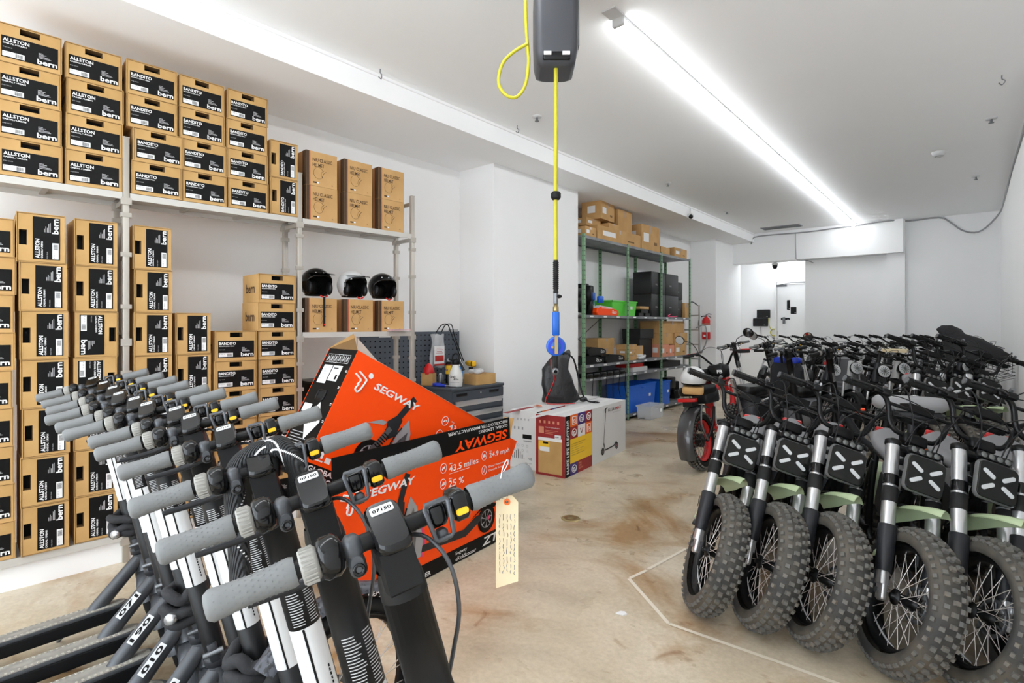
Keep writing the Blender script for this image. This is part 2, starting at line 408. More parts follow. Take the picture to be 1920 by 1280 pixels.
# ================================================================== steel shelving by the left wall
SH = math.atan2(.9973, .0737)
SHM = T(-4.0, 2.2, 0) @ RZ(SH)            # local x along the shelf, y towards the wall, z up
ledge = MB().box((-1.2, .25, .07), (4.6, .44, .14), 'wall'); ledge.M = I4
ledge.build('trim_5', kind='structure').matrix_world = SHM
sh = thing('shelving_unit', 'light grey metal shelving unit full of cartons along the left wall', 'shelf', SHM)
for i, x in enumerate((-2.27, -1.142, -.016, 1.05)):
    for y in (.02, .28):
        u = MB().rbox((x, y, 1.345), (.036, .036, 2.69), 'steel', r=.004)
        u.rbox((x, y, 2.692), (.04, .04, .006), 'steel', r=.004)
        for z in (.62, 1.0, 1.2, 1.62, 1.95, 2.2):
            u.box((x, y - .004, z), (.058, .034, .028), 'steel')
        for z in (2.318, 1.424, .164): u.box((x, y, z - .03), (.058, .045, .045), 'steel')
        u.build('upright', sh)
    for z in (2.62, 1.424, 2.29):
        MB().box((x, .15, z), (.024, .25, .03), 'steel').build('cross_tie', sh)
def board(x0, x1, z):
    m = MB().box(((x0 + x1) / 2, .151, z - .006), (x1 - x0, .30, .012), 'steel_paint')
    m.box(((x0 + x1) / 2, .004, z - .022), (x1 - x0, .012, .04), 'steel_paint').box(((x0 + x1) / 2, .296, z - .022), (x1 - x0, .012, .04), 'steel_paint')
    for k in range(1, 3): m.box((x0 + (x1 - x0) * k / 3, .15, z - .02), (.03, .28, .02), 'steel')
    m.build('shelf_board', sh)
for x0, x1 in ((-2.25, -1.162), (-1.122, -.036)):
    board(x0, x1, 2.34); board(x0, x1, .186)
for z in (2.34, 1.446, .80, .186): board(.004, 1.03, z)

# ---- helmet cartons -------------------------------------------------
BW, BH, BD = .278, .211, .30
def helmet_carton(word, sub):
    m = MB(); w, h, d = BW / 2, BH / 2, BD / 2
    sw, sh_, = .043, .034                        # hand slot
    zt = h - .010
    # front face with a real slot
    F = [((-w, h), (w, zt)), ((-w, zt), (-sw, zt - sh_)), ((sw, zt), (w, zt - sh_)), ((-w, zt - sh_), (w, -h))]
    for (a, b) in F:
        m.quad((a[0], -d, b[1]), (b[0], -d, b[1]), (b[0], -d, a[1]), (a[0], -d, a[1]), 'kraft')
    z0, z1, y1 = zt - sh_, zt, -d + .06
    m.quad((-sw, -d, z0), (-sw, y1, z0), (sw, y1, z0), (sw, -d, z0), 'kraft_dark')
    m.quad((-sw, -d, z1), (sw, -d, z1), (sw, y1, z1), (-sw, y1, z1), 'kraft_dark')
    m.quad((-sw, -d, z0), (-sw, -d, z1), (-sw, y1, z1), (-sw, y1, z0), 'kraft_dark')
    m.quad((sw, -d, z0), (sw, y1, z0), (sw, y1, z1), (sw, -d, z1), 'kraft_dark')
    m.quad((-sw, y1, z0), (-sw, y1, z1), (sw, y1, z1), (sw, y1, z0), 'ink')
    m.quad((-w, -d, -h), (-w, -d, h), (-w, d, h), (-w, d, -h), 'kraft'); m.quad((w, -d, -h), (w, d, -h), (w, d, h), (w, -d, h), 'kraft')
    m.quad((-w, d, -h), (-w, d, h), (w, d, h), (w, d, -h), 'kraft')
    m.quad((-w, -d, -h), (-w, d, -h), (w, d, -h), (w, -d, -h), 'kraft'); m.quad((-w, -d, h), (w, -d, h), (w, d, h), (-w, d, h), 'kraft')
    # folded edge seams of the outer sleeve
    e = .0025
    for x in (-w + .004, w - .004): m.box((x, -d - e / 2, 0), (.0012, e, BH - .006), 'kraft_dark')
    m.box((0, -d - e / 2, h - .004), (BW - .01, e, .0012), 'kraft_dark')
    m.box((0, -d - e, h), (BW + .003, .004, .003), 'kraft'); m.box((w + .0005, -d - e, 0), (.003, .004, BH), 'kraft')
    # dark word printed on the left side
    m.text('bern', -.085, -.035, .17, .07, 'ink_brown', M=frame((-w - .0002, 0, 0), (0, -1, 0), (0, 0, 1)))
    o = m.build('helmet_carton')
    fr = frame((-w, -d - .0016, -h), (1, 0, 0), (0, 0, 1)); l = MB(fr)
    x0, x1, y0, y1 = .018, BW - .016, .022, .142
    l.rect(x0, y0, x1 - x0, y1 - y0, 'ink')
    l.text(word, x0 + .006, y1 - .030, .112, .020, 'paper'); l.text(sub, x0 + .006, y1 - .044, .10, .0085, 'paper')
    l.text('STYLE / COLOR', x0 + .006, y1 - .066, .04, .005, 'paper_grey', bold=False)
    l.text('bern', x1 - .092, y0 + .006, .088, .030, 'paper')
    l.rect(x0 + .004, y0 + .006, .094, .028, 'paper', h=.0012)
    l.text('M  SIZE  55', x0 + .008, y0 + .022, .036, .006, 'grey_p', bold=False, h=.0016)
    for k in range(14): l.rect(x0 + .058 + k * .0024, y0 + .009, .0008 + .0008 * (k * 7 % 3) / 2, .020, 'ink', h=.0016)
    for k, q in enumerate((.02, .034, .026, .05, .056)): l.rect(x1 - .086, y1 - .052 - k * .0065, q, .0028, 'paper_grey', h=.0012)
    lo = l.build('label', o); lo['label'] = 'black printed label with white lettering'
    return o
cartonA = helmet_carton('ALLSTON', 'CASUAL / URBAN'); cartonB = helmet_carton('BANDITO', 'MULTISPORT JUNIOR / URBAN')
used = set()
def place_carton(kind, x, z, how, label, group, y=0, yaw=0):
    src = {'A': cartonA, 'B': cartonB}[kind]
    A = {'w': I4, 'u': RY(-PI / 2), 'd': RY(PI / 2)}[how]
    M = SHM @ T(x, y + BD / 2 + .004, z) @ RZ(yaw) @ A
    if kind not in used:
        used.add(kind); o = src; o.matrix_world = M
    else: o = copy_tree(src, M)
    tag(o, label, 'box', group)
STK = ['leftmost', 'second', 'third', 'fourth', 'fifth', 'sixth']
def stack(xc, z0, n, kind, how, desc, group, offs=None, dn=(), y=0):
    hh = BH if how == 'w' else BW
    for k in range(n):                       # k from bottom
        i = n - 1 - k
        pos = 'bottom one' if k == 0 else ('topmost one' if i == 0 else ORD[i] + ' from top')
        dx = (offs[i] if offs else 0) + jit(.004)
        h = 'd' if i in dn else how
        place_carton(kind, xc + dx, z0 + hh * (k + .5) + .001 * k + .003, h, f'brown helmet carton, {pos} of {desc}', group, y=y + jit(.006), yaw=jit(.02))
G1, G2 = 'brown helmet cartons stacked on the top shelf', 'brown helmet cartons stacked on the lower shelf'
stack(-1.596, 2.34, 4, 'A', 'w', 'the leftmost stack on the top shelf', G1)
stack(-1.300, 2.34, 4, 'A', 'w', 'the second stack from left, top shelf', G1)
stack(-.972, 2.34, 4, 'B', 'w', 'the top-shelf stack right of the front post', G1, offs=(-.025, -.03, .002, .002))
stack(-.700, 2.34, 4, 'B', 'w', 'the fourth stack from left, top shelf', G1, offs=(-.01, -.006, .006, .01))
stack(-.405, 2.34, 4, 'B', 'w', 'the rightmost four-high stack on the top shelf', G1)
stack(-.140, 2.34, 2, 'B', 'u', 'the pair standing on end, top shelf', G1)
stack(-1.808, .186, 9, 'A', 'w', 'the lower-shelf stack cut by the picture edge', G2, offs=[jit(.01) for _ in range(9)])
stack(-1.537, .186, 7, 'A', 'u', 'the leftmost on-end stack, lower shelf', G2, offs=[-.012, -.008, -.004, 0, .008, .004, .006], y=-.02)
stack(-1.292, .186, 7, 'A', 'u', 'the on-end stack left of the front post', G2, dn=(2, 3))
stack(-.996, .186, 7, 'A', 'u', 'the on-end stack right of the front post', G2)
stack(-.758, .186, 5, 'A', 'u', 'the five-high on-end stack, lower shelf', G2)
stack(-.487, .186, 6, 'B', 'w', 'the six-high flat stack, lower shelf', G2)
stack(-.190, .186, 8, 'B', 'w', 'the tall flat stack beside the middle post', G2, offs=(-.008, -.006, 0, 0, 0, 0, 0, 0))

# ---- square cartons with the dark stripe
def square_carton():
    m = MB(); W, H_, D = .266, .272, .27
    m.box((0, 0, 0), (W, D, H_), 'kraft_mid')
    m.box((0, 0, H_ / 2 + .0005), (W - .002, .004, .0008), 'kraft_dark')
    fr = frame((-W / 2, -D / 2 - .0006, -H_ / 2), (1, 0, 0), (0, 0, 1))
    m.rect(.0, 0, .026, H_, 'ink_brown', fr); m.rect(.029, 0, .005, H_, 'ink_red', fr)
    m.text('NIU CLASSIC', .055, H_ - .078, .168, .028, 'ink_brown', fr, bold=False); m.text('HELMET', .055, H_ - .118, .098, .028, 'ink_brown', fr, bold=False)
    cx, cy, r = .105, .105, .042
    pts = [(cx + r * math.cos(R(a)), cy + r * 1.1 * math.sin(R(a)), .001) for a in range(20, 330, 15)] + [(cx + .022, cy - .018, .001), (cx + .026, cy + .012, .001), (cx + .05, cy + .03, .001)]
    m.tube(pts, .0009, 'ink_brown', n=4, M=fr); m.tube([(cx + .03, cy - .035, .001), (cx + .04, cy, .001), (cx + .065, cy + .022, .001)], .0014, 'ink_brown', n=4, M=fr)
    m.rect(.058, .022, .05, .012, 'ink_brown', fr); m.rect(.09, .022, .018, .012, 'paper', fr, h=.001); m.text('5XL', W - .05, .02, .012, .008, 'ink_brown', fr)
    fl = frame((-W / 2 - .0006, D / 2, -H_ / 2), (0, -1, 0), (0, 0, 1))
    m.rect(D - .055, 0, .055, H_, 'ink_brown', fl); m.rect(D - .066, 0, .005, H_, 'ink_red', fl)
    return m.build('striped_carton')
sqc = square_carton(); first = True
def put_sq(x, z, lab, yaw=0, group='square cartons with a dark stripe', y=0):
    global first
    M = SHM @ T(x, .139 + y, z) @ RZ(yaw)
    if first: sqc.matrix_world = M; o = sqc; first = False
    else: o = copy_tree(sqc, M)
    tag(o, lab, 'box', group)
for k, (x, nm) in enumerate(((.160, 'left'), (.487, 'middle'), (.818, 'right'))):
    for j, lv in ((0, 'bottom'), (1, 'top')):
        put_sq(x + jit(.004), 2.34 + .1365 + j * .2735, f'square striped carton, {lv} one of the {nm} pair on the top shelf', yaw=.02)
    put_sq(x + (0, .01, -.002)[k], 1.446 + .1365, f'square striped carton under the {("black visored", "white", "plain black")[k]} helmet on the middle shelf', yaw=.01)

# ---- open-face helmets
def helmet(shell, label, x, rot, visor):
    t = thing('motorcycle_helmet', label, 'helmet', SHM @ T(x, .125, 1.722) @ RZ(rot), 'open-face helmets on the striped cartons')
    m = MB(); n, k = 28, 16
    def P(u, v, r): # u azimuth with 0 = front (-y), v polar from top
        sx, sy, sz = .123, .135, .125
        return (r * sx * math.sin(v) * math.sin(u), -r * sy * math.sin(v) * math.cos(u), .125 + r * sz * math.cos(v) * (1.0 if math.cos(v) > 0 else 1.05))
    def shellgeo(r, ma, inner=False):
        vs, fs = [], []
        for j in range(k + 1):
            v = R(2 + 136 * j / k)
            for i in range(n): vs.append(P(2 * PI * i / n, v, r))
        for j in range(k):
            for i in range(n):
                u = (i + .5) / n * 360; u = u - 360 if u > 180 else u; v = 2 + 136 * (j + .5) / k
                if abs(u) < 68 and v > 62 + (abs(u) / 68) ** 4 * 22: continue
                q = (i + 1) % n; f = (j * n + i, (j + 1) * n + i, (j + 1) * n + q, j * n + q)
                fs.append(f[::-1] if inner else f)
        m.add(vs, fs, ma, True)
    shellgeo(1.0, shell); shellgeo(.93, 'matte_black', True)
    m.build('shell', t)
    e = MB(); rim = [P(R(a), R(62 + (abs(a) / 68) ** 4 * 22), .975) for a in range(-68, 69, 8)]
    rim = [P(R(-70), R(136), .96), P(R(-70), R(105), .97)] + rim + [P(R(70), R(105), .97), P(R(70), R(136), .96)]
    e.tube(rim, .007, 'gloss', n=6); e.tube([P(R(a), R(138), .965) for a in range(70, 291, 12)], .009, 'matte_black', n=6); e.build('edge_trim', t)
    p = MB()
    for s in (-1, 1): p.ball((s * .092, -.045, .085), .045, 'matte_black', (.45, .9, 1.2))
    p.ball((0, .07, .10), .08, 'matte_black', (1, .4, .8)); p.ball((0, -.02, .2), .06, 'matte_black', (1.3, 1.2, .35)); p.build('padding', t)
    for a in (-35, 0, 35):
        q = P(R(a), R(52), 1.01); MB().ball(q, .006, 'alu', n=6).build('snap', t)
    if visor:
        v = MB(); vs = []
        for a in range(-60, 61, 10):
            b = P(R(a), R(56), 1.02); c = P(R(a), R(64), 1.32); vs += [b, c]
        v.add(vs, [(2 * i, 2 * i + 1, 2 * i + 3, 2 * i + 2) for i in range(12)], 'gloss', True)
        v.add([(p_[0], p_[1], p_[2] - .004) for p_ in vs], [(2 * i + 2, 2 * i + 3, 2 * i + 1, 2 * i) for i in range(12)], 'gloss', True)
        v.build('visor', t)
    s = MB(); s.tube([(.04, -.10, .02), (.0, -.115, .004), (-.03, -.11, .02)], .006, 'red', n=6, sub=2); s.build('chin_strap', t)
    return t
h1 = helmet('gloss', 'black open-face helmet with peak, leftmost of the three helmets', .175, .1, True)
MB().box((-.02, -.149, -.11), (.018, .003, .24), 'black').box((-.02, -.1515, -.215), (.012, .003, .014), 'red').build('hanging_strap', h1)
helmet('white_p', 'white open-face helmet standing between two black ones', .50, .12, True)
helmet('gloss', 'plain black open-face helmet, rightmost of the three', .80, -.02, False)
pp = MB()
for i in range(5): pp.box((.004 * i, .003 * i, .003 + i * .004), (.20, .14, .0025), 'paper' if i != 2 else 'red', M=RZ(i * .06))
pp.build('paper_stack', label='loose papers lying at the right end of the middle shelf', cat='papers').matrix_world = SHM @ T(.87, -.005, 1.448)
m = MB(); m.box((0, 0, .13), (.30, .24, .26), 'kraft_mid').box((0, -.122, .13), (.31, .003, .04), 'kraft_dark').box((0, 0, .2615), (.302, .003, .002), 'kraft_dark')
m.build('cardboard_box', label='plain brown box on the shelf below the helmets', cat='box').matrix_world = SHM @ T(.72, .15, .81)
m = MB(); m.rbox((0, 0, .12), (.36, .26, .24), 'matte_black', r=.02).box((0, 0, .245), (.38, .28, .015), 'black')
m.build('storage_crate', label='black lidded crate on the shelf right of the middle post', cat='crate').matrix_world = SHM @ T(.26, .15, .80)
# ================================================================== kick scooters (wheel fork and bar steered to the left)
S_TOP = T(0, 0, 1.227) @ RX(R(10)) @ RZ(R(63.5))     # bar centre, axis running down -z
BUMPS = [(a, k) for k in range(13) for a in range(12)]
def grip_geo(m, s, m_name, r=.0205, x0=.128, x1=.238):
    prof = [(.001, 0), (r * .8, 0), (r * 1.0, .006), (r * .96, .02), (r * .86, .055), (r * .92, .085), (r * 1.0, x1 - x0 - .006), (r * .9, x1 - x0)]
    m.lathe([(a, b) for a, b in prof] , m_name, p=(s * x1, 0, 0), ax=(-s, 0, 0), n=20)
    # raised dots
    vs, fs = [], []
    for k in range(12):
        for i in range(14):
            a = 2 * PI * (i + .5 * (k % 2)) / 14; x = s * (x1 - .012 - k * .0076)
            rr = r * (.955 - .07 * math.sin(PI * k / 11)) + .0002
            c = Vector((x, rr * math.cos(a), rr * math.sin(a))); t = Vector((1, 0, 0)) * .0016; b = Vector((0, -math.sin(a), math.cos(a))) * .0016; nn = Vector((0, math.cos(a), math.sin(a))) * .0011
            q = len(vs); vs += [c - t, c - b, c + t, c + b, c + nn]; fs += [(q, q + 1, q + 4), (q + 1, q + 2, q + 4), (q + 2, q + 3, q + 4), (q + 3, q, q + 4)]
    m.add(vs, fs, m_name, True)
def make_kick_scooter(GR='grip', SL='white_p'):
    t = thing('kick_scooter', 'x', 'scooter', None, 'dark grey kick scooters parked in a close row')
    A = S_TOP
    g = MB(A); g.cyl((-.235, 0, 0), (.235, 0, 0), .0125, 'matte_black', n=14).ball((0, 0, 0), .020, 'matte_black'); g.build('handlebar', t)
    for s in (-1, 1):
        g = MB(A); grip_geo(g, s, GR); g.build('grip', t)['label'] = 'light grey dotted rubber grip' if GR == 'grip' else 'black rubber grip'
    # twist ring and round housing on the left
    g = MB(A); g.lathe([(.012, 0), (.022, 0), (.0235, .004), (.0235, .020), (.020, .024)], 'ringgrey', p=(-.122, 0, 0), ax=(1, 0, 0), n=20)
    for i in range(22):
        a = 2 * PI * i / 22; g.box((-.111, .0238 * math.cos(a), .0238 * math.sin(a)), (.017, .0022, .0022), 'ringgrey')
    g.build('bell_ring', t)
    g = MB(A); g.lathe([(.012, 0), (.026, .001), (.030, .007), (.030, .022), (.024, .030), (.0125, .034)], 'gloss', p=(-.098, 0, 0), ax=(1, 0, 0), n=22); g.build('bell_housing', t)
    g = MB(A); g.rbox((-.052, .0, 0), (.026, .036, .036), 'grey_frame', r=.014, axis='x', seg=5).rbox((-.052, -.012, -.022), (.024, .014, .034), 'grey_frame', r=.011, axis='y', seg=5)
    g.lathe([(.009, -.0195), (.009, -.0215), (.0055, -.0215), (.004, -.019)], 'gloss', p=(-.052, 0, -.027), ax=(0, 1, 0), n=14); g.build('lever_clamp', t)
    g = MB(A); g.tube([(-.056, .016, -.012), (-.075, .038, -.03), (-.12, .055, -.038), (-.20, .058, -.036)], lambda q: .007 - .003 * q, 'char', n=8, sx=1.6, sub=3); g.build('brake_lever', t)
    # right: glossy switch box with yellow button, square hook
    g = MB(A); g.rbox((.108, 0, .001), (.026, .046, .046), 'gloss', r=.010, axis='x'); b = g.build('switch_box', t)
    g = MB(A); g.rbox((.108, -.024, -.006), (.020, .004, .010), 'yellow', r=.004, axis='y'); g.build('indicator_button', b)['label'] = 'yellow button'
    g = MB(A)
    g.tube([(.056, -.022, .022), (.088, -.022, .022), (.090, -.026, .018), (.086, -.028, -.028), (.082, -.026, -.032), (.062, -.026, -.032), (.058, -.028, -.028), (.054, -.026, .018)], .0036, 'grey_frame', n=8, closed=True)
    g.rbox((.072, -.004, 0), (.028, .034, .036), 'gloss', r=.010, axis='x').rbox((.072, -.012, -.030), (.018, .022, .018), 'grey_frame', r=.007); g.build('folding_hook', t)
    # stem top with display
    g = MB(A); g.rbox((0, 0, -.012), (.046, .072, .052), 'matte_black', r=.014, axis='z')
    g.rbox((0, -.008, .020), (.050, .096, .018), 'gloss', r=.016, axis='z', M=RX(R(30))); d = g.build('display', t)
    g = MB(A @ RX(R(30)) @ T(0, -.008, .0295)); g.rbox((0, .026, 0), (.034, .016, .002), 'white_p', r=.003); g.text('07150', -.014, .022, .028, .007, 'ink'); g.build('number_sticker', d)
    g = MB(A); g.prism([(-.024, -.04), (.024, -.04), (.027, -.02), (.027, .028), (.018, .038), (-.018, .038), (-.027, .028), (-.027, -.02)], -.075, -.012, 'matte_black', ch=.003)
    g.lathe([(.034, -.09), (.0335, -.07), (.030, -.05)], 'matte_black', n=20)
    g.lathe([(.034, -.09), (.0335, -.09), (.0325, -.235), (.0328, -.24), (.0328, -.344), (.0305, -.346), (.0305, -.60), (.0325, -.602), (.0325, -.845)], 'matte_black', n=20)
    s_ = g.build('stem', t)
    g = MB(A)
    for k in range(18):
        z = -.242 - k * .0055
        for (a0, a1) in ((-1.9, -.9), (-.8, .0), (.15, 1.0)):
            a1 -= random.uniform(0, .35); n = 5; vs = []
            for i in range(n + 1):
                a = a0 - .35 + (a1 - a0) * i / n; vs += [(.0334 * math.cos(a), .0334 * math.sin(a), z), (.0334 * math.cos(a), .0334 * math.sin(a), z - .0018)]
            g.add(vs, [(2 * i, 2 * i + 1, 2 * i + 3, 2 * i + 2) for i in range(n)], 'paper_grey')
    g.build('warning_label', s_)
    g = MB(A); g.lathe([(.033, -.345), (.033, -.60)], SL, n=24)
    for a in (-PI / 2 - .15, PI / 2 - .15, -.15): 
        vs = []
        for z in (-.346, -.60):
            for q in (-.07, .07): vs.append((.0335 * math.cos(a + q), .0335 * math.sin(a + q), z))
        g.add(vs, [(0, 1, 3, 2)], 'ink')
    for k in range(16):
        a = -.8; z = -.44 - k * .009; g.box((.0336 * math.cos(a), .0336 * math.sin(a), z), (.003, .003, .005), 'ink')
    g.build('stripe_sleeve', s_)['label'] = 'white sleeve with black stripe'
    g = MB(A); g.lathe([(.033, -.845), (.041, -.85), (.041, -.875), (.030, -.885)], 'char', n=20).rbox((.0, -.034, -.83), (.03, .02, .06), 'char', r=.006); g.cyl((-.03, -.04, -.83), (.03, -.04, -.83), .009, 'dull_metal'); g.build('fold_joint', t)
    # fork, wheel and mudguard
    hub = Vector((0, .012, -1.108)); g = MB(A)
    g.rbox((0, .0, -.955), (.075, .05, .04), 'grey_frame', r=.012)
    for s in (-1, 1): g.tube([(s * .033, 0, -.95), (s * .036, .004, -1.02), (s * .034, .012, -1.108)], .012, 'grey_frame', sx=1.5, sub=2)
    g.build('fork', t)
    wheel_small(A @ T(*hub), t)
    g = MB(A @ T(*hub)); vs = []
    for i in range(13):
        a = R(20 + i * 13)
        for x in (-.034, -.02, .02, .034):
            rr = .136 + (.006 if abs(x) < .03 else -.004); vs.append((x, rr * math.cos(a), rr * math.sin(a)))
    g.add(vs, [(4 * i + k, 4 * i + 4 + k, 4 * i + 5 + k, 4 * i + 1 + k) for i in range(12) for k in range(3)], 'grey_frame', True); g.build('mudguard', t)
    # body frame: head tube, neck, deck, rear
    B = T(0, 0, 1.227) @ RX(R(10)); g = MB(B); g.lathe([(.036, -.885), (.034, -.90), (.034, -.955), (.038, -.965)], 'grey_frame', n=20); g.build('head_tube', t)
    p0 = B @ Vector((0, -.02, -.915)); g = MB()
    g.tube([p0 + Vector((0, .015, .02)), Vector((0, -.035, .162)), Vector((0, -.055, .13))], lambda q: .030 + .008 * q, 'grey_frame', n=16, sx=.95); nk = g.build('neck', t)
    g = MB(); pts = []
    for i in range(9): a = R(180 * i / 8); pts.append((.082 * math.cos(a), .02 + .065 * math.sin(a)))
    pts += [(-.082, -.58), (-.06, -.64), (.06, -.64), (.082, -.58)]
    g.prism(pts, .095, .145, 'matte_black', ch=.006); g.prism([(x * 1.04, y + .002) for x, y in pts], .145, .158, 'grey_frame', ch=.003); dk = g.build('deck', t)
    g = MB(); g.prism([(x * .9, y * .97 - .01) for x, y in pts], .158, .161, 'deck_rubber', ch=.0012)
    for k in range(30):
        y = -.56 + k * .019
        for s in (-1, 1): g.box((s * .058, y, .162), (.02, .007, .002), 'deck_light')
    g.build('deck_mat', dk)
    wheel_small(T(0, -.72, .125), t)
    g = MB(); g.box((.06, -.69, .125), (.012, .12, .03), 'grey_frame').box((-.06, -.69, .125), (.012, .12, .03), 'grey_frame'); g.build('rear_arm', t)
    g = MB(T(0, -.72, .125)); vs = []
    for i in range(10):
        a = R(20 + i * 13)
        for x in (-.034, .034): vs.append((x, .14 * math.cos(a), .14 * math.sin(a)))
    g.add(vs, [(2 * i, 2 * i + 2, 2 * i + 3, 2 * i + 1) for i in range(9)], 'matte_black', True); g.build('rear_mudguard', t)
    g = MB(); g.tube([(-.06, -.12, .10), (-.16, -.16, .035)], .007, 'dull_metal').box((-.165, -.16, .028), (.03, .02, .008), 'rubber'); g.build('kickstand', t)
    # brake cable looping from the bar back into the stem
    g = MB(A); g.tube([(-.045, .022, -.012), (-.02, .055, -.03), (.01, .06, -.09), (.02, .045, -.17), (.005, .034, -.22)], .0028, 'char', n=6, sub=4)
    g.tube([(.012, .026, -.020), (.043, -.006, -.020), (.062, -.026, -.047), (.069, -.029, -.088), (.066, -.006, -.151), (.048, .024, -.214), (.024, .048, -.282), (.0, .04, -.36), (0, .030, -.40)], .0034, 'grey_frame', n=8, sub=4); g.build('cable', t)
    return t
def wheel_small(M, t):
    g = MB(M); prof = [(.095, -.02), (.108, -.026), (.119, -.020), (.125, -.006), (.125, .006), (.119, .020), (.108, .026), (.095, .02)]
    g.lathe(prof, 'rubber', ax=(1, 0, 0), n=32); g.build('tyre', t)
    g = MB(M); g.lathe([(.001, -.03), (.03, -.03), (.034, -.02), (.085, -.016), (.095, -.02), (.095, .02), (.085, .016), (.034, .02), (.03, .03), (.001, .03)], 'char', ax=(1, 0, 0), n=24); g.build('wheel_hub', t)
mat('deck_rubber', c8(152, 148, 140), 0.8, noise=(20, c8(128, 124, 118), 0.4, 0.7))
mat('deck_light', c8(178, 172, 160), 0.8)
ks = make_kick_scooter()
SC = [[-.645, .487], [-.883, .513], [-1.155, .544], [-1.478, .610], [-1.749, .625], [-1.946, .642], [-2.143, .623], [-2.330, .643], [-2.554, .650], [-2.822, .686], [-3.088, .714], [-3.40, .745]]
LEAN = R(12)
POS = ['nearest to the viewer, paper tag on grip', 'second nearest, in front of the braided lock', 'third nearest, under the braided lock',
       'fourth from the nearest in the row', 'fifth from the nearest in the row', 'sixth from the nearest in the row', 'sixth from the cartons in the row', 'fifth from the cartons in the row',
       'fourth from the cartons in the row', 'third from the cartons in the row', 'second from the cartons in the row', 'closest to the carton shelf']
scooters = []
for i, (x, y) in enumerate(SC):
    M = T(x + .255, y, 0) @ RZ(R(random.uniform(-1.5, 1.5))) @ RY(-LEAN)
    o = ks if i == 0 else copy_tree(ks); o.matrix_world = M
    tag(o, 'kick scooter, light grips, ' + POS[i]); scooters.append(o)
# number stickers on the necks that show
for i, n_ in ((10, '071'), (9, '190'), (8, '010'), (7, '0')):
    nk = [c for c in scooters[i].children if c.name.split('.')[0] == 'neck'][0]
    p0 = T(0, 0, 1.227) @ RX(R(10)) @ Vector((0, -.02, -.915)); u = (Vector((0, -.03, .165)) - p0).normalized(); c = (p0 + Vector((0, -.03, .165))) / 2
    g = MB(frame(c + Vector((.028, -.018, .014)), -u, Vector((-.5, -.5, .6)))); w_ = .034 * len(n_) + .012
    g.rect(-w_ / 2, -.0125, w_, .025, 'white_p', h=.002); g.text(n_, -w_ / 2 + .008, -.009, w_ - .016, .018, 'ink', h=.003); g.build('number_sticker', nk)
# ================================================================== fat-tyre electric bikes
RHO, FORKOFF, WR = R(31.0), .038, .315
def tire_geo(m, M, r=WR, w=.135, rim=.222, knobs=True, n=48, mt='tire'):
    h = w / 2; prof = []
    for i in range(13):
        a = R(-122 + 244 * i / 12); rr = (r - rim) / 2 * 1.0
        prof.append((r - .012 - rr * .92 + rr * .98 * math.cos(a), h * math.sin(a) * 1.0))
    m.lathe(prof, mt, ax=(1, 0, 0), n=n, M=M)
    if not knobs: return
    vs, fs = [], []
    rows = ((0.0, 0, .022, .020, 44), (.030, .5, .022, .020, 44), (-.030, .5, .022, .020, 44), (.055, 0, .017, .019, 44), (-.055, 0, .017, .019, 44))
    for (x, ph, wx, wl, cnt) in rows:
        drop = {0: 0, 30: .007, 55: .024}[int(round(abs(x) * 1000))]; tilt = {0: 0, 30: .45, 55: .95}[int(round(abs(x) * 1000))] * (1 if x > 0 else -1)
        for i in range(cnt):
            a = 2 * PI * (i + ph) / cnt; er = Vector((0, math.cos(a), math.sin(a))); ex = Vector((1, 0, 0)); et = Vector((0, -math.sin(a), math.cos(a)))
            nr = (er * math.cos(tilt) + ex * math.sin(tilt)); nx = (ex * math.cos(tilt) - er * math.sin(tilt))
            c = er * (r - .010 - drop) + ex * (x + (.004 if i % 2 and x == 0 else 0)); q = len(vs); k = .82
            for (s0, hh) in ((1, 0), (k, .013)):
                for (i1, i2) in ((-1, -1), (1, -1), (1, 1), (-1, 1)):
                    vs.append(c + nx * (i1 * wx / 2 * s0) + et * (i2 * wl / 2 * s0) + nr * hh)
            fs += [(q + 4, q + 5, q + 6, q + 7)] + [(q + j, q + (j + 1) % 4, q + 4 + (j + 1) % 4, q + 4 + j) for j in range(4)]
    m.add(vs, fs, 'knob', False, M)
def spokes_geo(m, M, r_rim, hub_r=.032, hw=.036, n=36, ma='spoke', th=.0015):
    for i in range(n):
        s = 1 if i % 2 else -1; a = 2 * PI * i / n; b = a + (.42 if (i // 2) % 2 else -.42)
        m.cyl((s * hw, hub_r * math.cos(b), hub_r * math.sin(b)), (s * .008, r_rim * math.cos(a), r_rim * math.sin(a)), th, ma, n=4, M=M, caps=False)
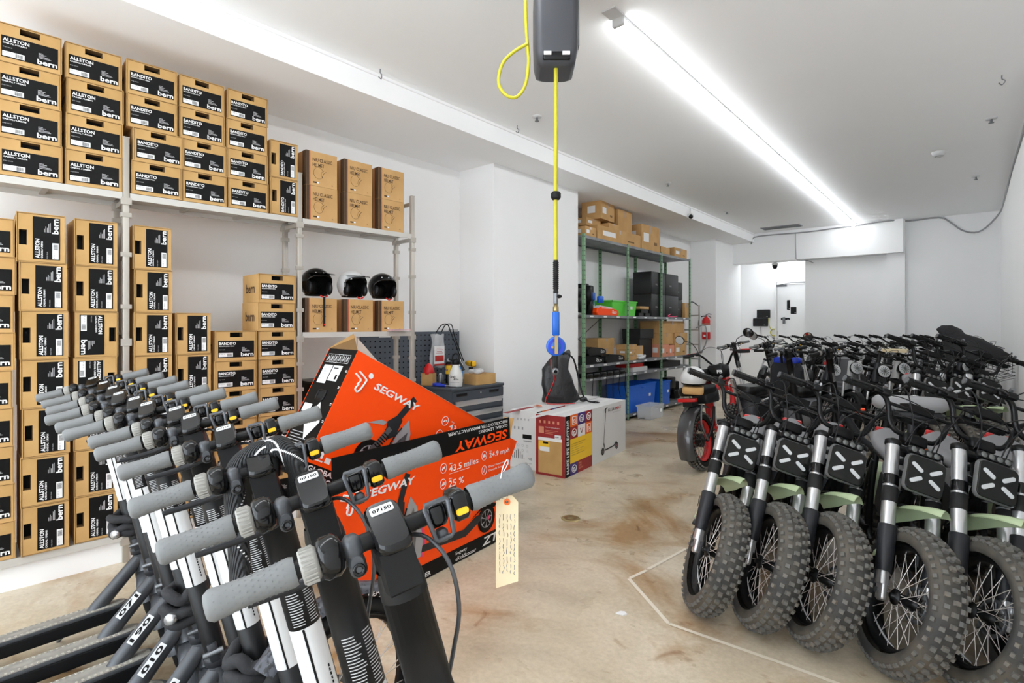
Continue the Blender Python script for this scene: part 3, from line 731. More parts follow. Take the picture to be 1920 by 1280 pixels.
def full_wheel(M, t, r=WR, w=.135, rim=.222, knobs=True, rim_m='black', sp='spoke', refl=True, th=.0016, motor=False, mt='tire'):
    g = MB(); tire_geo(g, M, r, w, rim, knobs, mt=mt); tr = g.build('tyre', t)
    g = MB(); g.lathe([(rim - .002, -.036), (rim + .006, -.040), (rim + .006, -.036), (rim - .012, -.030), (rim - .016, 0), (rim - .012, .030), (rim + .006, .036), (rim + .006, .040), (rim - .002, .036)], rim_m, ax=(1, 0, 0), n=40, M=M); wh = g.build('wheel_rim', t)
    g = MB(); spokes_geo(g, M, rim - .012, ma=sp, th=th); g.build('spokes', wh)
    g = MB(); hr = .07 if motor else .022
    g.lathe([(.001, -.062), (.012, -.060), (.012, -.045), (.034, -.042), (.034, -.034), (hr, -.028), (hr, .028), (.034, .034), (.034, .042), (.012, .045), (.012, .060), (.001, .062)], 'black', ax=(1, 0, 0), n=20, M=M)
    g.build('wheel_hub', t)
    g = MB(); g.lathe([(.080, .046), (.080, .048), (.062, .048), (.062, .046)], 'dull_metal', ax=(-1, 0, 0), n=28, M=M)
    for k in range(6): a = k * PI / 3; g.cyl((-.047, .03 * math.cos(a), .03 * math.sin(a)), (-.047, .066 * math.cos(a + .3), .066 * math.sin(a + .3)), .004, 'dull_metal', n=5, M=M)
    g.build('brake_disc', t)
    if refl:
        g = MB(); pts = [(.014, (rim - .025 - .016 * math.sin(PI * k / 8)) * math.cos(R(200 + 8 * k)), (rim - .025 - .016 * math.sin(PI * k / 8)) * math.sin(R(200 + 8 * k))) for k in range(9)]
        g.tube(pts, lambda q: .004 + .009 * math.sin(PI * q), 'lens', n=6, M=M, sx=.35); g.build('spoke_reflector', wh)
def make_fat_bike():
    t = thing('fat_tyre_bike', 'x', 'bicycle', None, 'row of fat-tyre electric bikes')
    base = T(0, 0, .312) @ RX(RHO) @ T(0, -FORKOFF, 0); S = base @ RZ(R(21)); HB = T(0, FORKOFF, 0)
    full_wheel(S @ HB, t)
    for s in (1, -1):
        g = MB(S); o = FORKOFF; x = s * .098
        g.cyl((x, o, .24), (x, .012, .70), .030, 'alu', n=18, caps=True)
        g.cyl((x, o, .03), (x, o, .12), .026, 'alu', r1=.024, n=14)
        g.lathe([(.029, .085), (.034, .13), (.038, .285), (.036, .292), (.02, .292)], 'char', p=(x, o, 0), n=18)
        g.rbox((x, o, .02), (.03, .05, .11), 'alu', r=.014).cyl((x + s * .016, o, 0), (x + s * .024, o, 0), .013, 'dull_metal')
        g.lathe([(.031, .485), (.033, .49), (.033, .53), (.031, .535)], 'gloss', p=(x, .025, 0), n=16)
        g.lathe([(.031, .40), (.034, .405), (.034, .47), (.031, .475)], 'rubber', p=(x, .027, 0), n=16)
        g.lathe([(.031, .69), (.035, .695), (.035, .715), (.02, .725), (.001, .725)], 'black', p=(x, .012, 0), n=16); leg = g.build('fork_leg', t)
        g = MB(S); fr = frame((x + s * .0385, o - .012, .14), (0, 1 * s, 0), (0, 0, 1)); g.poly([(-.012, 0), (.012, .0), (.014, .03), (-.006, .022)], 'pale_green', fr, .001); g.tube([(0, .06, .001), (.006, .08, .001), (-.005, .10, .001), (.004, .12, .001)], .002, 'ink', M=fr, n=4); g.build('decal', leg)
    g = MB(S)
    for z in (.685, .56): g.rbox((0, -.0, z), (.22, .07, .03), 'black', r=.02, axis='z')
    g.cyl((0, 0, .53), (0, 0, .76), .02, 'black'); g.build('fork_crown', t)
    # pale green mudguard, beak forwards
    g = MB(S); vs = []; n = 14
    for i in range(n + 1):
        f = i / n; y = -.14 + .40 * f; z = .412 - .05 * ((f - .35) * 1.5) ** 2; wd = .062 * (1 - max(0, f - .45) ** 1.6 * 1.75) * (.6 + .4 * min(1, f * 5)); wd = max(wd, .006)
        for q, dz in ((-1, -.022), (-.55, 0), (0, .008), (.55, 0), (1, -.022)): vs.append((q * wd, y, z + dz))
    fs = [(5 * i + k, 5 * i + k + 1, 5 * i + k + 6, 5 * i + k + 5) for i in range(n) for k in range(4)]
    g.add(vs, fs, 'pale_green', True); g.add([(a, b, c - .004) for a, b, c in vs], [f[::-1] for f in fs], 'pale_green', True)
    g.tube([(-.075, .01, .40), (-.03, .02, .418), (.03, .02, .418), (.075, .01, .40)], .007, 'black'); g.build('mudguard', t)['label'] = 'pale green mudguard'
    # square lamp with X shaped light bars
    P = S @ T(0, .098, .555) @ RX(R(-6))
    g = MB(P); g.rbox((0, 0, 0), (.178, .028, .178), 'plate_edge', r=.030, axis='y', seg=5); g.rbox((0, .010, 0), (.166, .014, .166), 'plate', r=.026, axis='y', seg=5)
    g.box((0, -.03, 0), (.05, .05, .10), 'black'); hl = g.build('headlamp', t)
    g = MB(P)
    for a in (32, 148, 212, 328):
        g.rbox((.050 * math.cos(R(a)) * 1.0, .0185, .050 * math.sin(R(a)) * 1.12), (.062, .005, .019), 'lens', r=.009, axis='y', M=None if 0 else None) if 0 else g.rbox((0, 0, 0), (.060, .006, .019), 'lens', r=.0092, axis='y', M=T(.048 * math.cos(R(a)), .0175, .054 * math.sin(R(a))) @ RY(-R(a if a < 180 else a - 180) + (0)))
    g.build('light_strip', hl)['label'] = 'pale cross-shaped light strips'
    g = MB(S @ T(0, .085, .672)); g.rbox((0, 0, 0), (.150, .03, .034), 'black', r=.014, axis='y'); lb = g.build('light_bar', t)
    g = MB(S @ T(0, .085, .672))
    for k in range(4): g.lathe([(.001, .004), (.013, .002), (.014, 0)], 'lens_dim', p=(-.051 + k * .034, .014, 0), ax=(0, 1, 0), n=14)
    g.build('lamp_lens', lb)
    # moto handlebar with crossbar
    g = MB(S); zc, zt = .775, .925
    g.tube([(-.375, .048, .941), (-.24, .043, .937), (-.175, .035, .925), (-.142, .02, .885), (-.125, .01, .82), (-.085, .005, zc), (0, 0, zc - .002), (.085, .005, zc), (.125, .01, .82), (.142, .02, .885), (.175, .035, .925), (.24, .043, .937), (.375, .048, .941)], .0125, 'black', n=10, sub=3)
    g.cyl((-.152, .028, .900), (.152, .028, .900), .009, 'black'); g.rbox((0, 0, zc - .02), (.11, .06, .05), 'matte_black', r=.012); g.build('handlebar', t)
    for s in (-1, 1):
        g = MB(S); g.cyl((s * .262, .044, .938), (s * .378, .048, .941), .0185, 'rubber', n=14).cyl((s * .378, .048, .941), (s * .384, .048, .941), .016, 'dull_metal', n=12).cyl((s * .25, .044, .937), (s * .262, .044, .938), .021, 'black', n=14)
        for k in range(9): g.cyl((s * (.27 + k * .0115), .0445, .9385), (s * (.274 + k * .0115), .0445, .9385), .0193, 'rubber', n=12)
        g.build('grip', t)
        g = MB(S); g.rbox((s * .222, .055, .936), (.04, .035, .034), 'black', r=.01).rbox((s * .185, .066, .93), (.05, .03, .03), 'black', r=.01, M=None).cyl((s * .20, .075, .948), (s * .20, .09, .955), .01, 'dull_metal', n=8)
        g.tube([(s * .21, .075, .925), (s * .25, .10, .92), (s * .31, .098, .922), (s * .365, .09, .925)], .0055, 'black', n=8, sx=1.5, sub=3).ball((s * .368, .09, .925), .008, 'black', n=8); g.build('brake_lever', t)
        g = MB(S); g.tube([(s * .18, .07, .93), (s * .14, .13, .95), (s * .10, .13, .86), (s * .06, .09, .77), (s * .05, .05, .68)], .0032, 'black', n=6, sub=4)
        g.tube([(s * .19, .06, .92), (s * .13, .12, .90), (s * .04, .15, .86), (-s * .05, .12, .79), (-s * .07, .06, .70)], .0028, 'black', n=6, sub=4); g.build('cable', t)
    g = MB(S @ T(0, .0, .925) @ RX(R(-18))); g.rbox((0, 0, .012), (.125, .080, .010), 'black', r=.008).box((0, -.0, .018), (.09, .055, .002), 'gloss').rbox((0, .02, -.005), (.05, .03, .04), 'black', r=.008); g.box((0, .046, .0), (.115, .006, .035), 'matte_black'); g.build('display', t)
    # frame
    Hd = base; ht = Hd @ Vector((0, 0, .66)); hb = Hd @ Vector((0, 0, .50)); g = MB()
    g.cyl(hb, ht, .032, 'matte_black', n=14)
    for s in (-1, 1):
        g.tube([ht + Vector((0, -.02, -.01)), Vector((s * .05, -.50, .80)), Vector((s * .06, -.85, .76)), Vector((s * .06, -1.05, .74)), Vector((s * .07, -1.18, .62))], .018, 'matte_black', n=8, sub=3)
        g.tube([hb + Vector((0, -.02, 0)), Vector((s * .04, -.42, .50)), Vector((s * .05, -.58, .34)), Vector((s * .05, -.80, .33)), Vector((s * .06, -.95, .52)), Vector((s * .06, -1.02, .74))], .019, 'matte_black', n=8, sub=3)
    g.build('frame', t)
    g = MB(); g.rbox((0, -.60, .60), (.12, .34, .21), 'char', r=.04, axis='x').rbox((0, -.50, .755), (.135, .40, .11), 'grey_p', r=.04, axis='x'); 
    fr = frame((.0685, -.42, .72), (0, -1, 0), (0, 0, 1)); fr2 = frame((-.0685, -.56, .72), (0, 1, 0), (0, 0, 1))
    g.text('FB', 0, 0, .05, .03, 'paper', fr2); g.build('battery', t)
    g = MB(); vs = []; prof = ((-.46, .80, .04), (-.52, .815, .07), (-.64, .82, .09), (-.80, .82, .105), (-.98, .83, .11), (-1.12, .85, .10), (-1.20, .86, .05))
    for y, z, wd in prof:
        for q in range(9):
            a = R(-20 + 220 * q / 8); vs.append((wd * math.cos(a), y, z + .032 * math.sin(a) - .02))
        vs.append((0, y, z - .055))
    k = 10; fs = [(k * i + j, k * i + (j + 1) % k, k * (i + 1) + (j + 1) % k, k * (i + 1) + j) for i in range(len(prof) - 1) for j in range(k)]
    g.add(vs, fs, 'seat', True); g.add(vs, [tuple(range(k - 1, -1, -1)), tuple((len(prof) - 1) * k + j for j in range(k))], 'seat'); g.build('seat', t)
    g = MB()
    for s in (-1, 1): g.tube([(s * .065, -.80, .34), (s * .075, -1.05, .31), (s * .075, -1.28, .30)], .016, 'matte_black', n=8, sx=1.4, sub=2); g.cyl((s * .07, -1.0, .70), (s * .075, -1.20, .36), .014, 'dull_metal')
    g.build('swing_arm', t)
    full_wheel(T(0, -1.28, .300), t, motor=True, refl=False)
    g = MB(); vs = []
    for i in range(11):
        a = R(25 + i * 13)
        for x in (-.066, -.04, .04, .066): rr = .335 - (.012 if abs(x) > .05 else 0); vs.append((x, -1.28 + rr * math.cos(a), .30 + rr * math.sin(a)))
    g.add(vs, [(4 * i + q, 4 * i + 4 + q, 4 * i + 5 + q, 4 * i + 1 + q) for i in range(10) for q in range(3)], 'pale_green', True); g.build('rear_mudguard', t)
    g = MB(); g.rbox((0, -1.26, .84), (.12, .03, .04), 'red', r=.01).box((0, -1.22, .85), (.04, .10, .03), 'black'); g.build('tail_light', t)
    g = MB(); g.cyl((-.055, -.70, .30), (.085, -.70, .30), .03, 'black'); 
    for s, a in ((1, -.5), (-1, 2.64)): g.tube([(s * .085, -.70, .30), (s * .10, -.70 + .15 * math.cos(a), .30 + .15 * math.sin(a))], .012, 'dull_metal'); g.rbox((s * .145, -.70 + .15 * math.cos(a), .30 + .15 * math.sin(a)), (.09, .06, .02), 'black', r=.006)
    g.build('pedals', t)
    g = MB(); g.tube([(-.07, -.86, .32), (-.16, -.90, .17), (-.25, -.93, .045)], .010, 'dull_metal', sub=2); g.build('kickstand', t)
    return t
FB = make_fat_bike()
PSI, PHI = R(-168.4), R(9.5)
def put_fat(x, y, label, first=False, psi=PSI, phi=PHI, group='row of fat-tyre electric bikes facing the viewer', s=1.0):
    M = T(x, y, 0) @ RZ(psi) @ RY(-phi) @ Matrix.Scale(s, 4); o = FB if first else copy_tree(FB)
    o.matrix_world = M; tag(o, label, 'bicycle', group); return o
ROW1 = [(-1.090, 2.855, 'leftmost of the front row, outermost fork leg fully in view'), (-.837, 2.885, 'second from left in the front row'), (-.597, 2.898, 'third from left in the front row'),
        (-.282, 2.895, 'fourth from left in the front row'), (-.030, 2.965, 'fifth from left in the front row, wheel cut by picture edge'), (.165, 3.09, 'sixth, only its grip in view at the right edge')]
for i, (x, y, l) in enumerate(ROW1): put_fat(x, y, 'fat-tyre e-bike, ' + l, i == 0, psi=PSI + R(jit(.6)) - (R(4) if i == 5 else 0))
ROW2 = [(-.385, 5.95, 'second row, left of the three visible crossed lamps'), (-.19, 6.12, 'second row, middle of the three visible crossed lamps'), (.0, 6.18, 'second row, beside the right wall')]
for x, y, l in ROW2: put_fat(x, y, 'fat-tyre e-bike, ' + l, psi=PSI + R(jit(2)), group='second row of fat-tyre electric bikes', s=1.14)
mat('reel_grey', c8(66, 67, 72), 0.45); mat('bottle_white', (0.72, 0.72, 0.70), 0.35); mat('blue_label', c8(45, 140, 215), 0.4)
mat('clear_tape', c8(190, 168, 150), 0.18); mat('white_card', (0.72, 0.72, 0.72), 0.5)
# ================================================================== big orange scooter cartons
def wheel_art(g, fr, x, y, r, h=.002, tyre=.26):
    n = 28
    def ring(r0, r1, m, hh):
        vs = []
        for i in range(n + 1):
            a = 2 * PI * i / n; vs += [(x + r0 * math.cos(a), y + r0 * math.sin(a), hh), (x + r1 * math.cos(a), y + r1 * math.sin(a), hh)]
        g.add(vs, [(2 * i, 2 * i + 1, 2 * i + 3, 2 * i + 2) for i in range(n)], m, False, fr)
    ring(0.001, r, 'ink', h); ring(r * .60, r * .66, 'grey_p', h + .0004); ring(.001, r * .14, 'dull_metal', h + .0004)
    for k in range(7):
        a = 2 * PI * k / 7; g.poly([(x + r * .1 * math.cos(a + .6), y + r * .1 * math.sin(a + .6)), (x + r * .6 * math.cos(a), y + r * .6 * math.sin(a)), (x + r * .6 * math.cos(a + .2), y + r * .6 * math.sin(a + .2))], 'grey_p', fr, h + .0005)
    g.poly([(x + r * .15, y - r * .2), (x + r * .45, y - r * .05), (x + r * .4, y + r * .2), (x + r * .15, y + r * .1)], 'pink', fr, h + .0007)
def bar_art(g, fr, pts, w, m, h):
    for a, b in zip(pts, pts[1:]):
        d = Vector((b[0] - a[0], b[1] - a[1])); n = Vector((-d.y, d.x)).normalized() * w / 2
        g.poly([(a[0] - n.x, a[1] - n.y), (b[0] - n.x, b[1] - n.y), (b[0] + n.x, b[1] + n.y), (a[0] + n.x, a[1] + n.y)], m, fr, h)
def orange_carton(L, D, H, flap, label, M):
    t = thing('scooter_carton', label, 'box', M)          # origin: lower left front corner
    m = MB(); th = .005
    m.box((L / 2, .0025, H / 2), (L, th, H), 'orange_red').box((L / 2, D - .0025, H / 2), (L, th, H), 'orange_red')
    m.box((.0025, D / 2, H / 2), (th, D - .01, H), 'ink').box((L - .0025, D / 2, H / 2), (th, D - .01, H), 'ink').box((L / 2, D / 2, .003), (L, D, .006), 'ink')
    if not flap: m.box((L / 2, D / 2, H - .004), (L - .01, D - .008, .006), 'ink')
    else: m.box((L / 2, D / 2, H * .5), (L - .02, D - .012, .004), 'kraft_dark')
    m.box((L / 2, -.0006, .0455), (L, .0012, .091), 'ink')
    m.build('body', t)
    fr = frame((0, -.0012, 0), (1, 0, 0), (0, 0, 1)); g = MB(fr)
    # runner emblem
    g.tube([(.062, .640, .002), (.118, .620, .002), (.128, .606, .002), (.113, .545, .002), (.098, .532, .002), (.083, .545, .002), (.094, .575, .002)], .0058, 'paper', n=6, sub=4)
    g.tube([(.045, .620, .002), (.085, .606, .002), (.094, .594, .002), (.082, .568, .002)], .0058, 'paper', n=6, sub=3)
    g.lathe([(.001, .003), (.0165, .003)], 'paper', p=(.143, .648, 0), n=20)
    g.text('SEGWAY', .19, .588, .355, .044, 'paper', shear=.25, h=.0045)
    # scooter picture
    wheel_art(g, None, .345, .232, .098); wheel_art(g, None, 1.215, .195, .092)
    bar_art(g, None, [(.265, .10), (.345, .232)], .03, 'char', .0032); bar_art(g, None, [(.305, .17), (.415, .43)], .034, 'dull_metal', .0034); bar_art(g, None, [(.400, .40), (.500, .655)], .042, 'char', .003)
    for k in range(6): bar_art(g, None, [(.350 + k * .007, .31 + k * .016), (.395 + k * .007, .295 + k * .016)], .007, 'ink', .0038)
    g.poly([(.375, .46), (.43, .52), (.475, .50), (.47, .40), (.42, .36), (.39, .40)], 'char', None, .0028); g.poly([(.25, .405), (.36, .43), (.375, .455), (.33, .452)], 'grey_p', None, .003)
    g.poly([(.46, .25), (.475, .42), (.52, .52), (.57, .45), (.62, .24), (.60, .15), (.52, .14)], 'grey_p', None, .0026); g.poly([(.49, .20), (.50, .38), (.545, .45), (.565, .30), (.55, .16)], 'dull_metal', None, .003)
    g.poly([(.565, .16), (.60, .40), (.615, .42), (.64, .22), (.62, .14)], 'pink', None, .0022); g.tube([(.49, .46, .004), (.46, .38, .004), (.455, .30, .004), (.48, .24, .004)], .004, 'ink', n=5, sub=3)
    g.poly([(.52, .13), (.60, .17), (1.0, .14), (1.15, .20), (1.20, .245), (1.10, .24), (.98, .19), (.62, .21)], 'char', None, .0024); g.poly([(1.05, .23), (1.22, .31), (1.33, .27), (1.30, .25), (1.20, .28)], 'ink', None, .0024)
    # figures and pictograms
    def icon(x, y):
        pts = [(x + .026 * math.cos(a * PI / 9), y + .030 * math.sin(a * PI / 9), .0015) for a in range(18)]
        g.tube(pts, .0018, 'paper', n=4, closed=True)
    for x, y in ((.795, .622), (.79, .527), (1.192, .622), (1.192, .525)): icon(x, y)
    g.tube([(.785, .612, .0015), (.793, .628, .0015), (.803, .618, .0015), (.806, .632, .0015)], .004, 'paper', n=4); g.poly([(.775, .515), (.807, .52), (.803, .538), (.79, .538)], 'paper', None, .0018)
    g.poly([(1.175, .612), (1.21, .614), (1.203, .632), (1.183, .632)], 'paper', None, .0018); g.poly([(1.180, .512), (1.190, .512), (1.205, .542), (1.197, .544)], 'paper', None, .0018)
    g.text('43.5 miles', .845, .587, .285, .040, 'paper', bold=False); g.text('Max', .85, .634, .028, .009, 'paper', bold=False); g.rect(.848, .574, .19, .0025, 'paper')
    g.text('25 %', .84, .492, .145, .042, 'paper', bold=False); g.text('Max', .845, .541, .028, .009, 'paper', bold=False)
    g.text('24.9 mph', 1.247, .587, .230, .044, 'paper', bold=False); g.text('Max', 1.25, .636, .028, .009, 'paper', bold=False)
    g.text('Dual-Suspension', 1.242, .528, .228, .017, 'paper', bold=False); g.text('Double Suspension', 1.242, .502, .236, .017, 'paper', bold=False)
    # bottom band
    g.text('GLOBAL LEADING', .020, .052, .40, .030, 'paper'); g.text('EKICKSCOOTER MANUFACTURER', .020, .012, .665, .028, 'paper', h=.0014)
    g.text('Segway', .905, .045, .11, .026, 'paper', bold=False); g.text('eKickScooter', .905, .012, .20, .024, 'paper', bold=False); g.text('ZT3', 1.17, .018, .22, .056, 'paper', shear=.3)
    g.rect(.035, .13, .045, .035, 'paper'); g.rect(.10, .115, .035, .03, 'paper'); g.rect(.04, .112, .05, .008, 'paper')
    g.build('front_print', t)['label'] = 'white lettering and scooter picture'
    if flap:
        f = MB(T(0, .002, H) @ RX(R(-3))); f.box((L / 2, 0, flap / 2), (L, .005, flap), 'ink'); fo = f.build('top_flap', t); fo['label'] = 'raised black top flap'
        g = MB(T(0, -.0012, H) @ RX(R(-3)) @ frame((L, 0, flap), (-1, 0, 0), (0, 0, -1)))
        g.text('SEGWAY', .035, flap - .072, .545, .062, 'orange_red', shear=.25, h=.004); g.text('GLOBAL LEADING', .03, .042, .32, .020, 'paper', bold=False, h=.003); g.text('EKICKSCOOTER MANUFACTURER', .03, .012, .62, .020, 'paper', bold=False, h=.003)
        g.build('flap_print', fo)
        MB(T(L, D / 2, H) @ RY(R(18))).box((0, 0, .07), (.005, D * .95, .15), 'kraft').build('side_flap', t)
    else:
        # black end panel with labels, hand hole and peaked brown flaps
        g = MB(frame((-.0012, D, 0), (0, -1, 0), (0, 0, 1)))
        for k in range(6):
            g.rect(.035 + k * .042, H - .088, .037, .054, 'paper', h=.001); g.rect(.037 + k * .042, H - .086, .033, .050, 'ink', h=.0016)
            x = .0535 + k * .042; g.tube([(x - .010, H - .078, .002), (x, H - .045, .002), (x + .010, H - .070, .002)], .0013, 'paper', n=4); g.tube([(x, H - .078, .002), (x, H - .048, .002)], .0013, 'paper', n=4)
        g.rect(.045, H - .22, .095, .115, 'paper', h=.0012); g.rect(.15, H - .20, .10, .095, 'paper', h=.0012)
        for k in range(8): g.rect(.052, H - .122 - k * .010, .07 - (k * 3 % 4) * .008, .002, 'grey_p', h=.0018)
        g.rect(.165, H - .125, .05, .007, 'ink', h=.0018); g.rect(.215, H - .19, .02, .03, 'ink', h=.0018)
        g.rect(.03, H - .40, .09, .05, 'paper', h=.0012)
        dx, dy = .195, H - .44; q = [(dx - .085, dy), (dx, dy + .11), (dx + .085, dy), (dx, dy - .11)]; g.poly(q, 'paper', None, .0012)
        for k in range(5): x = dx - .05 + k * .022; g.poly([(x, dy - .01 + abs(2 - k) * .0), (x + .010, dy), (x + .035, dy + .045 - k * .006), (x + .022, dy + .045 - k * .004)], 'ink', None, .0018)
        for k in range(10): g.rect(.03 + (k % 2) * .01, .08 + k * .016, .12 + (k * 5 % 4) * .02, .004, 'paper_grey', h=.0012)
        for k in range(5): g.rect(D - .028, H - .13 - k * .10, .018, .003, 'paper', h=.0014); g.rect(D - .028, H - .138 - k * .10, .018, .003, 'paper', h=.0014)
        g.build('end_print', t)['label'] = 'white labels on the black end'
        g = MB(); ring = [(-.002, D / 2 + .042 * math.cos(a * PI / 12) / max(abs(math.cos(a * PI / 12)), abs(math.sin(a * PI / 12))) * (.92 if a % 6 == 3 else 1), H - .29 + .028 * math.sin(a * PI / 12) / max(abs(math.cos(a * PI / 12)), abs(math.sin(a * PI / 12))) * (.9 if a % 6 == 3 else 1)) for a in range(24)]
        g.tube(ring, .007, 'black', n=6, closed=True); g.rbox((.0, D / 2, H - .29), (.004, .078, .05), 'rubber', r=.015, axis='x'); g.build('hand_hole', t)
        g = MB(); p = [(-.005, .002, H), (-.005, D - .002, H), (.02, D * .52, H + .115)]
        g.add([p[0], p[2], (.34, D * .5, H + .012), (.34, .004, H)], [(0, 3, 2, 1)], 'clear_tape'); g.add([p[1], p[2], (.34, D * .5, H + .012), (.34, D - .004, H)], [(0, 1, 2, 3)], 'kraft_mid')
        g.add([(-.002, .004, H), (-.002, D - .004, H), (.05, D * .52, H + .11)], [(0, 1, 2)], 'kraft_dark'); g.build('end_flap', t)['label'] = 'raised brown end flap'
        g = MB(); g.box((L / 2, .02, H + .001), (L - .3, .05, .002), 'clear_tape'); g.build('packing_tape', t)
    return t
u = Vector((-.072, .997, 0)).normalized()
orange_carton(1.49, .09, .69, .15, 'slim orange scooter carton standing open, its black flap raised',
              T(-2.523 - 1.49 * u.x, 2.975 - 1.49 * u.y, .002) @ RZ(math.atan2(u.y, u.x)))
MA = T(-2.655, 1.80, 1.3587) @ RZ(R(87.5)) @ RX(R(.4)) @ RY(R(28.37)) @ T(0, 0, -.742)
orange_carton(1.53, .325, .742, 0, 'thick orange scooter carton tipped up on its corner behind the open one', MA)

# ================================================================== white scooter cartons by the pillar
KQ = RZ(R(5.6))
def scooter_picture(g, fr, x, y, s):
    wheel_art(g, fr, x, y + .11 * s, .085 * s); wheel_art(g, fr, x + .80 * s, y + .11 * s, .085 * s)
    bar_art(g, fr, [(x, y + .11 * s), (x + .05 * s, y + .30 * s), (x + .17 * s, y + 1.08 * s)], .018 * s, 'char', .002)
    bar_art(g, fr, [(x + .10 * s, y + 1.08 * s), (x + .25 * s, y + 1.12 * s)], .03 * s, 'ink', .002); bar_art(g, fr, [(x + .13 * s, y + 1.0 * s), (x + .165 * s, y + 1.1 * s)], .03 * s, 'ink', .002)
    bar_art(g, fr, [(x + .05 * s, y + .30 * s), (x + .14 * s, y + .12 * s), (x + .62 * s, y + .14 * s), (x + .80 * s, y + .22 * s)], .035 * s, 'char', .0022)
def kq_carton(label, x, y, colour_end):
    W, L, H = .335, 1.50, .605
    t = thing('white_carton', label, 'box', T(x, y, 0) @ KQ, None)     # origin: near front corner on its +x side
    m = MB(); m.box((-W / 2, L / 2, H / 2), (W, L, H), 'white_card'); m.box((-W / 2, L / 2, H + .0006), (.004, L - .01, .001), 'paper_grey'); m.box((-W / 2, L / 2, H + .0008), (.06, L, .001), 'paper')
    m.build('body', t)
    e = MB(frame((-W, -.0008, 0), (1, 0, 0), (0, 0, 1)))
    if colour_end:
        e.rect(0, 0, W, H, 'dred', h=.0004)
        for k in range(5): e.rect(.04 + k * .052, H - .085, .022, .028, 'pinkbox', h=.001)
        e.rect(.035, H - .185, .06, .065, 'pinkbox', h=.001); e.text('NIU Technologies', .11, H - .13, .17, .012, 'paper', bold=False)
        for k in range(3): e.rect(.11, H - .155 - k * .016, .15 - k * .03, .004, 'pinkbox', h=.001)
        e.rect(.22, H - .225, .07, .035, 'paper', h=.0014); e.text('KQI3', .225, H - .218, .04, .014, 'ink', h=.0018)
        eo = e.build('end_print', t); eo['label'] = 'dark red printed end'
        b = MB(T(-W, -.006, 0)); b.box((.17, 0, .20), (.27, .006, .35), 'kraft'); b.box((.17, -.004, .365), (.272, .003, .03), 'paper').box((.10, -.004, .30), (.125, .002, .085), 'kyellow').box((.11, -.0055, .265), (.11, .001, .045), 'paper').box((.12, -.006, .33), (.06, .001, .02), 'ink'); b.build('glued_card', t)['label'] = 'brown card with a yellow label'
    else:
        for k in range(4): e.rect(.09 + k * .045, H - .10, .016, .022, 'paper_grey', h=.001)
        for k in range(3): e.rect(.05 + k * .05, H - .20, .018, .03, 'grey_p', h=.001)
        e.rect(.16, H - .29, .11, .045, 'ink', h=.001); e.rect(.17, H - .32, .10, .012, 'grey_p', h=.001)
        for k in range(8):
            e.lathe([(.010, .001), (.013, .001)], 'grey_p', p=(.05 + (k % 4) * .055, .24 - (k // 4) * .05, 0), n=10)
        for k in range(7): e.rect(.03 + k * .024, .10, .008, .035 + .03 * math.sin(k * .5 + .2) * 2 - abs(k - 3) * .008, 'ink', h=.001)
        e.text('CE', .235, .10, .04, .022, 'ink', bold=False); e.text('GIRO CITY', .19, .055, .09, .014, 'grey_p')
        e.build('end_print', t)['label'] = 'white end with small dark symbols'
    s = MB(frame((.0008, 0, 0), (0, 1, 0), (0, 0, 1)))
    s.rect(0, 0, .105, H, 'ink', h=.0004)
    cols = [['orange', 'purple', 'dred'], ['dred', 'paper', 'orange'], ['kyellow'] * 3, ['kyellow'] * 3, ['purple', 'dred', 'dred']]
    c0, cw, rh = .105, .163, H / 5
    for r_, row in enumerate(cols):
        for k, cc in enumerate(row): s.rect(c0 + k * cw, H - (r_ + 1) * rh, cw, rh, cc, h=.0005)
    def rr(cx, cy, rad, ma='paper', sq=False):
        n = 4 if sq else 18; o = PI / 4 if sq else 0
        s.tube([(cx + rad * (1.2 if sq else 1) * math.cos(2 * PI * i / n + o), cy + rad * (1.2 if sq else 1) * math.sin(2 * PI * i / n + o) * (.8 if not sq else 1), .001) for i in range(n)], .005, ma, n=4, closed=True)
    for (k, r_, q) in ((0, 0, True), (1, 0, False), (2, 0, False), (0, 1, False), (2, 1, True), (0, 4, False)):
        cx, cy = c0 + (k + .5) * cw, H - (r_ + .5) * rh; rr(cx, cy, .045, 'paper', q); rr(cx, cy - .006, .018, 'paper')
    cx, cy = c0 + 1.5 * cw, H - 1.5 * rh; s.tube([(cx - .03, cy + .022, .001), (cx, cy - .03, .001), (cx + .03, cy + .022, .001)], .005, 'dred', n=4)
    for k in range(6): s.rect(c0 + .03, H - 2.45 * rh - k * .022, .30 - (k * 7 % 5) * .03, .004, 'brass', h=.001)
    for k, w_ in enumerate(('MAKE', 'LIFE', 'ELECTRIC')): s.text(w_, c0 + cw + .02, .085 - k * .026, .06 + .04 * (k == 2), .018, 'pinkbox')
    if colour_end:
        scooter_picture(s, None, .86, .05, .47); s.text('KQI3', 1.0, H - .082, .20, .034, 'ink', shear=.2, bold=False); s.text('MAX', 1.21, H - .082, .15, .034, 'ink_red', shear=.2, bold=False); s.text('ELECTRIC KICK SCOOTER', 1.13, H - .11, .23, .010, 'grey_p', bold=False)
    s.build('side_print', t)['label'] = 'coloured tiles and scooter picture on the long side'
    # vertical lettering on the black strip
    v = MB(frame((.0016, 0, 0), (0, 1, 0), (0, 0, 1)) @ T(.085, .03, 0) @ RZ(PI / 2)); v.text('MAKE LIFE ELECTRIC', 0, 0, .53, .058, 'paper'); v.build('strip_lettering', t)
    MB(T(-W, 0, H)).box((.10, .02, .002), (.06, .5, .002), 'dred' if not colour_end else 'white_card').build('top_tape', t)
    return t
kq_carton('white carton with a dark red end and coloured tile pattern', -3.035, 4.41, True)
kq_carton('plain white-ended carton between the red-ended one and the pillar', -3.42, 4.46, False)
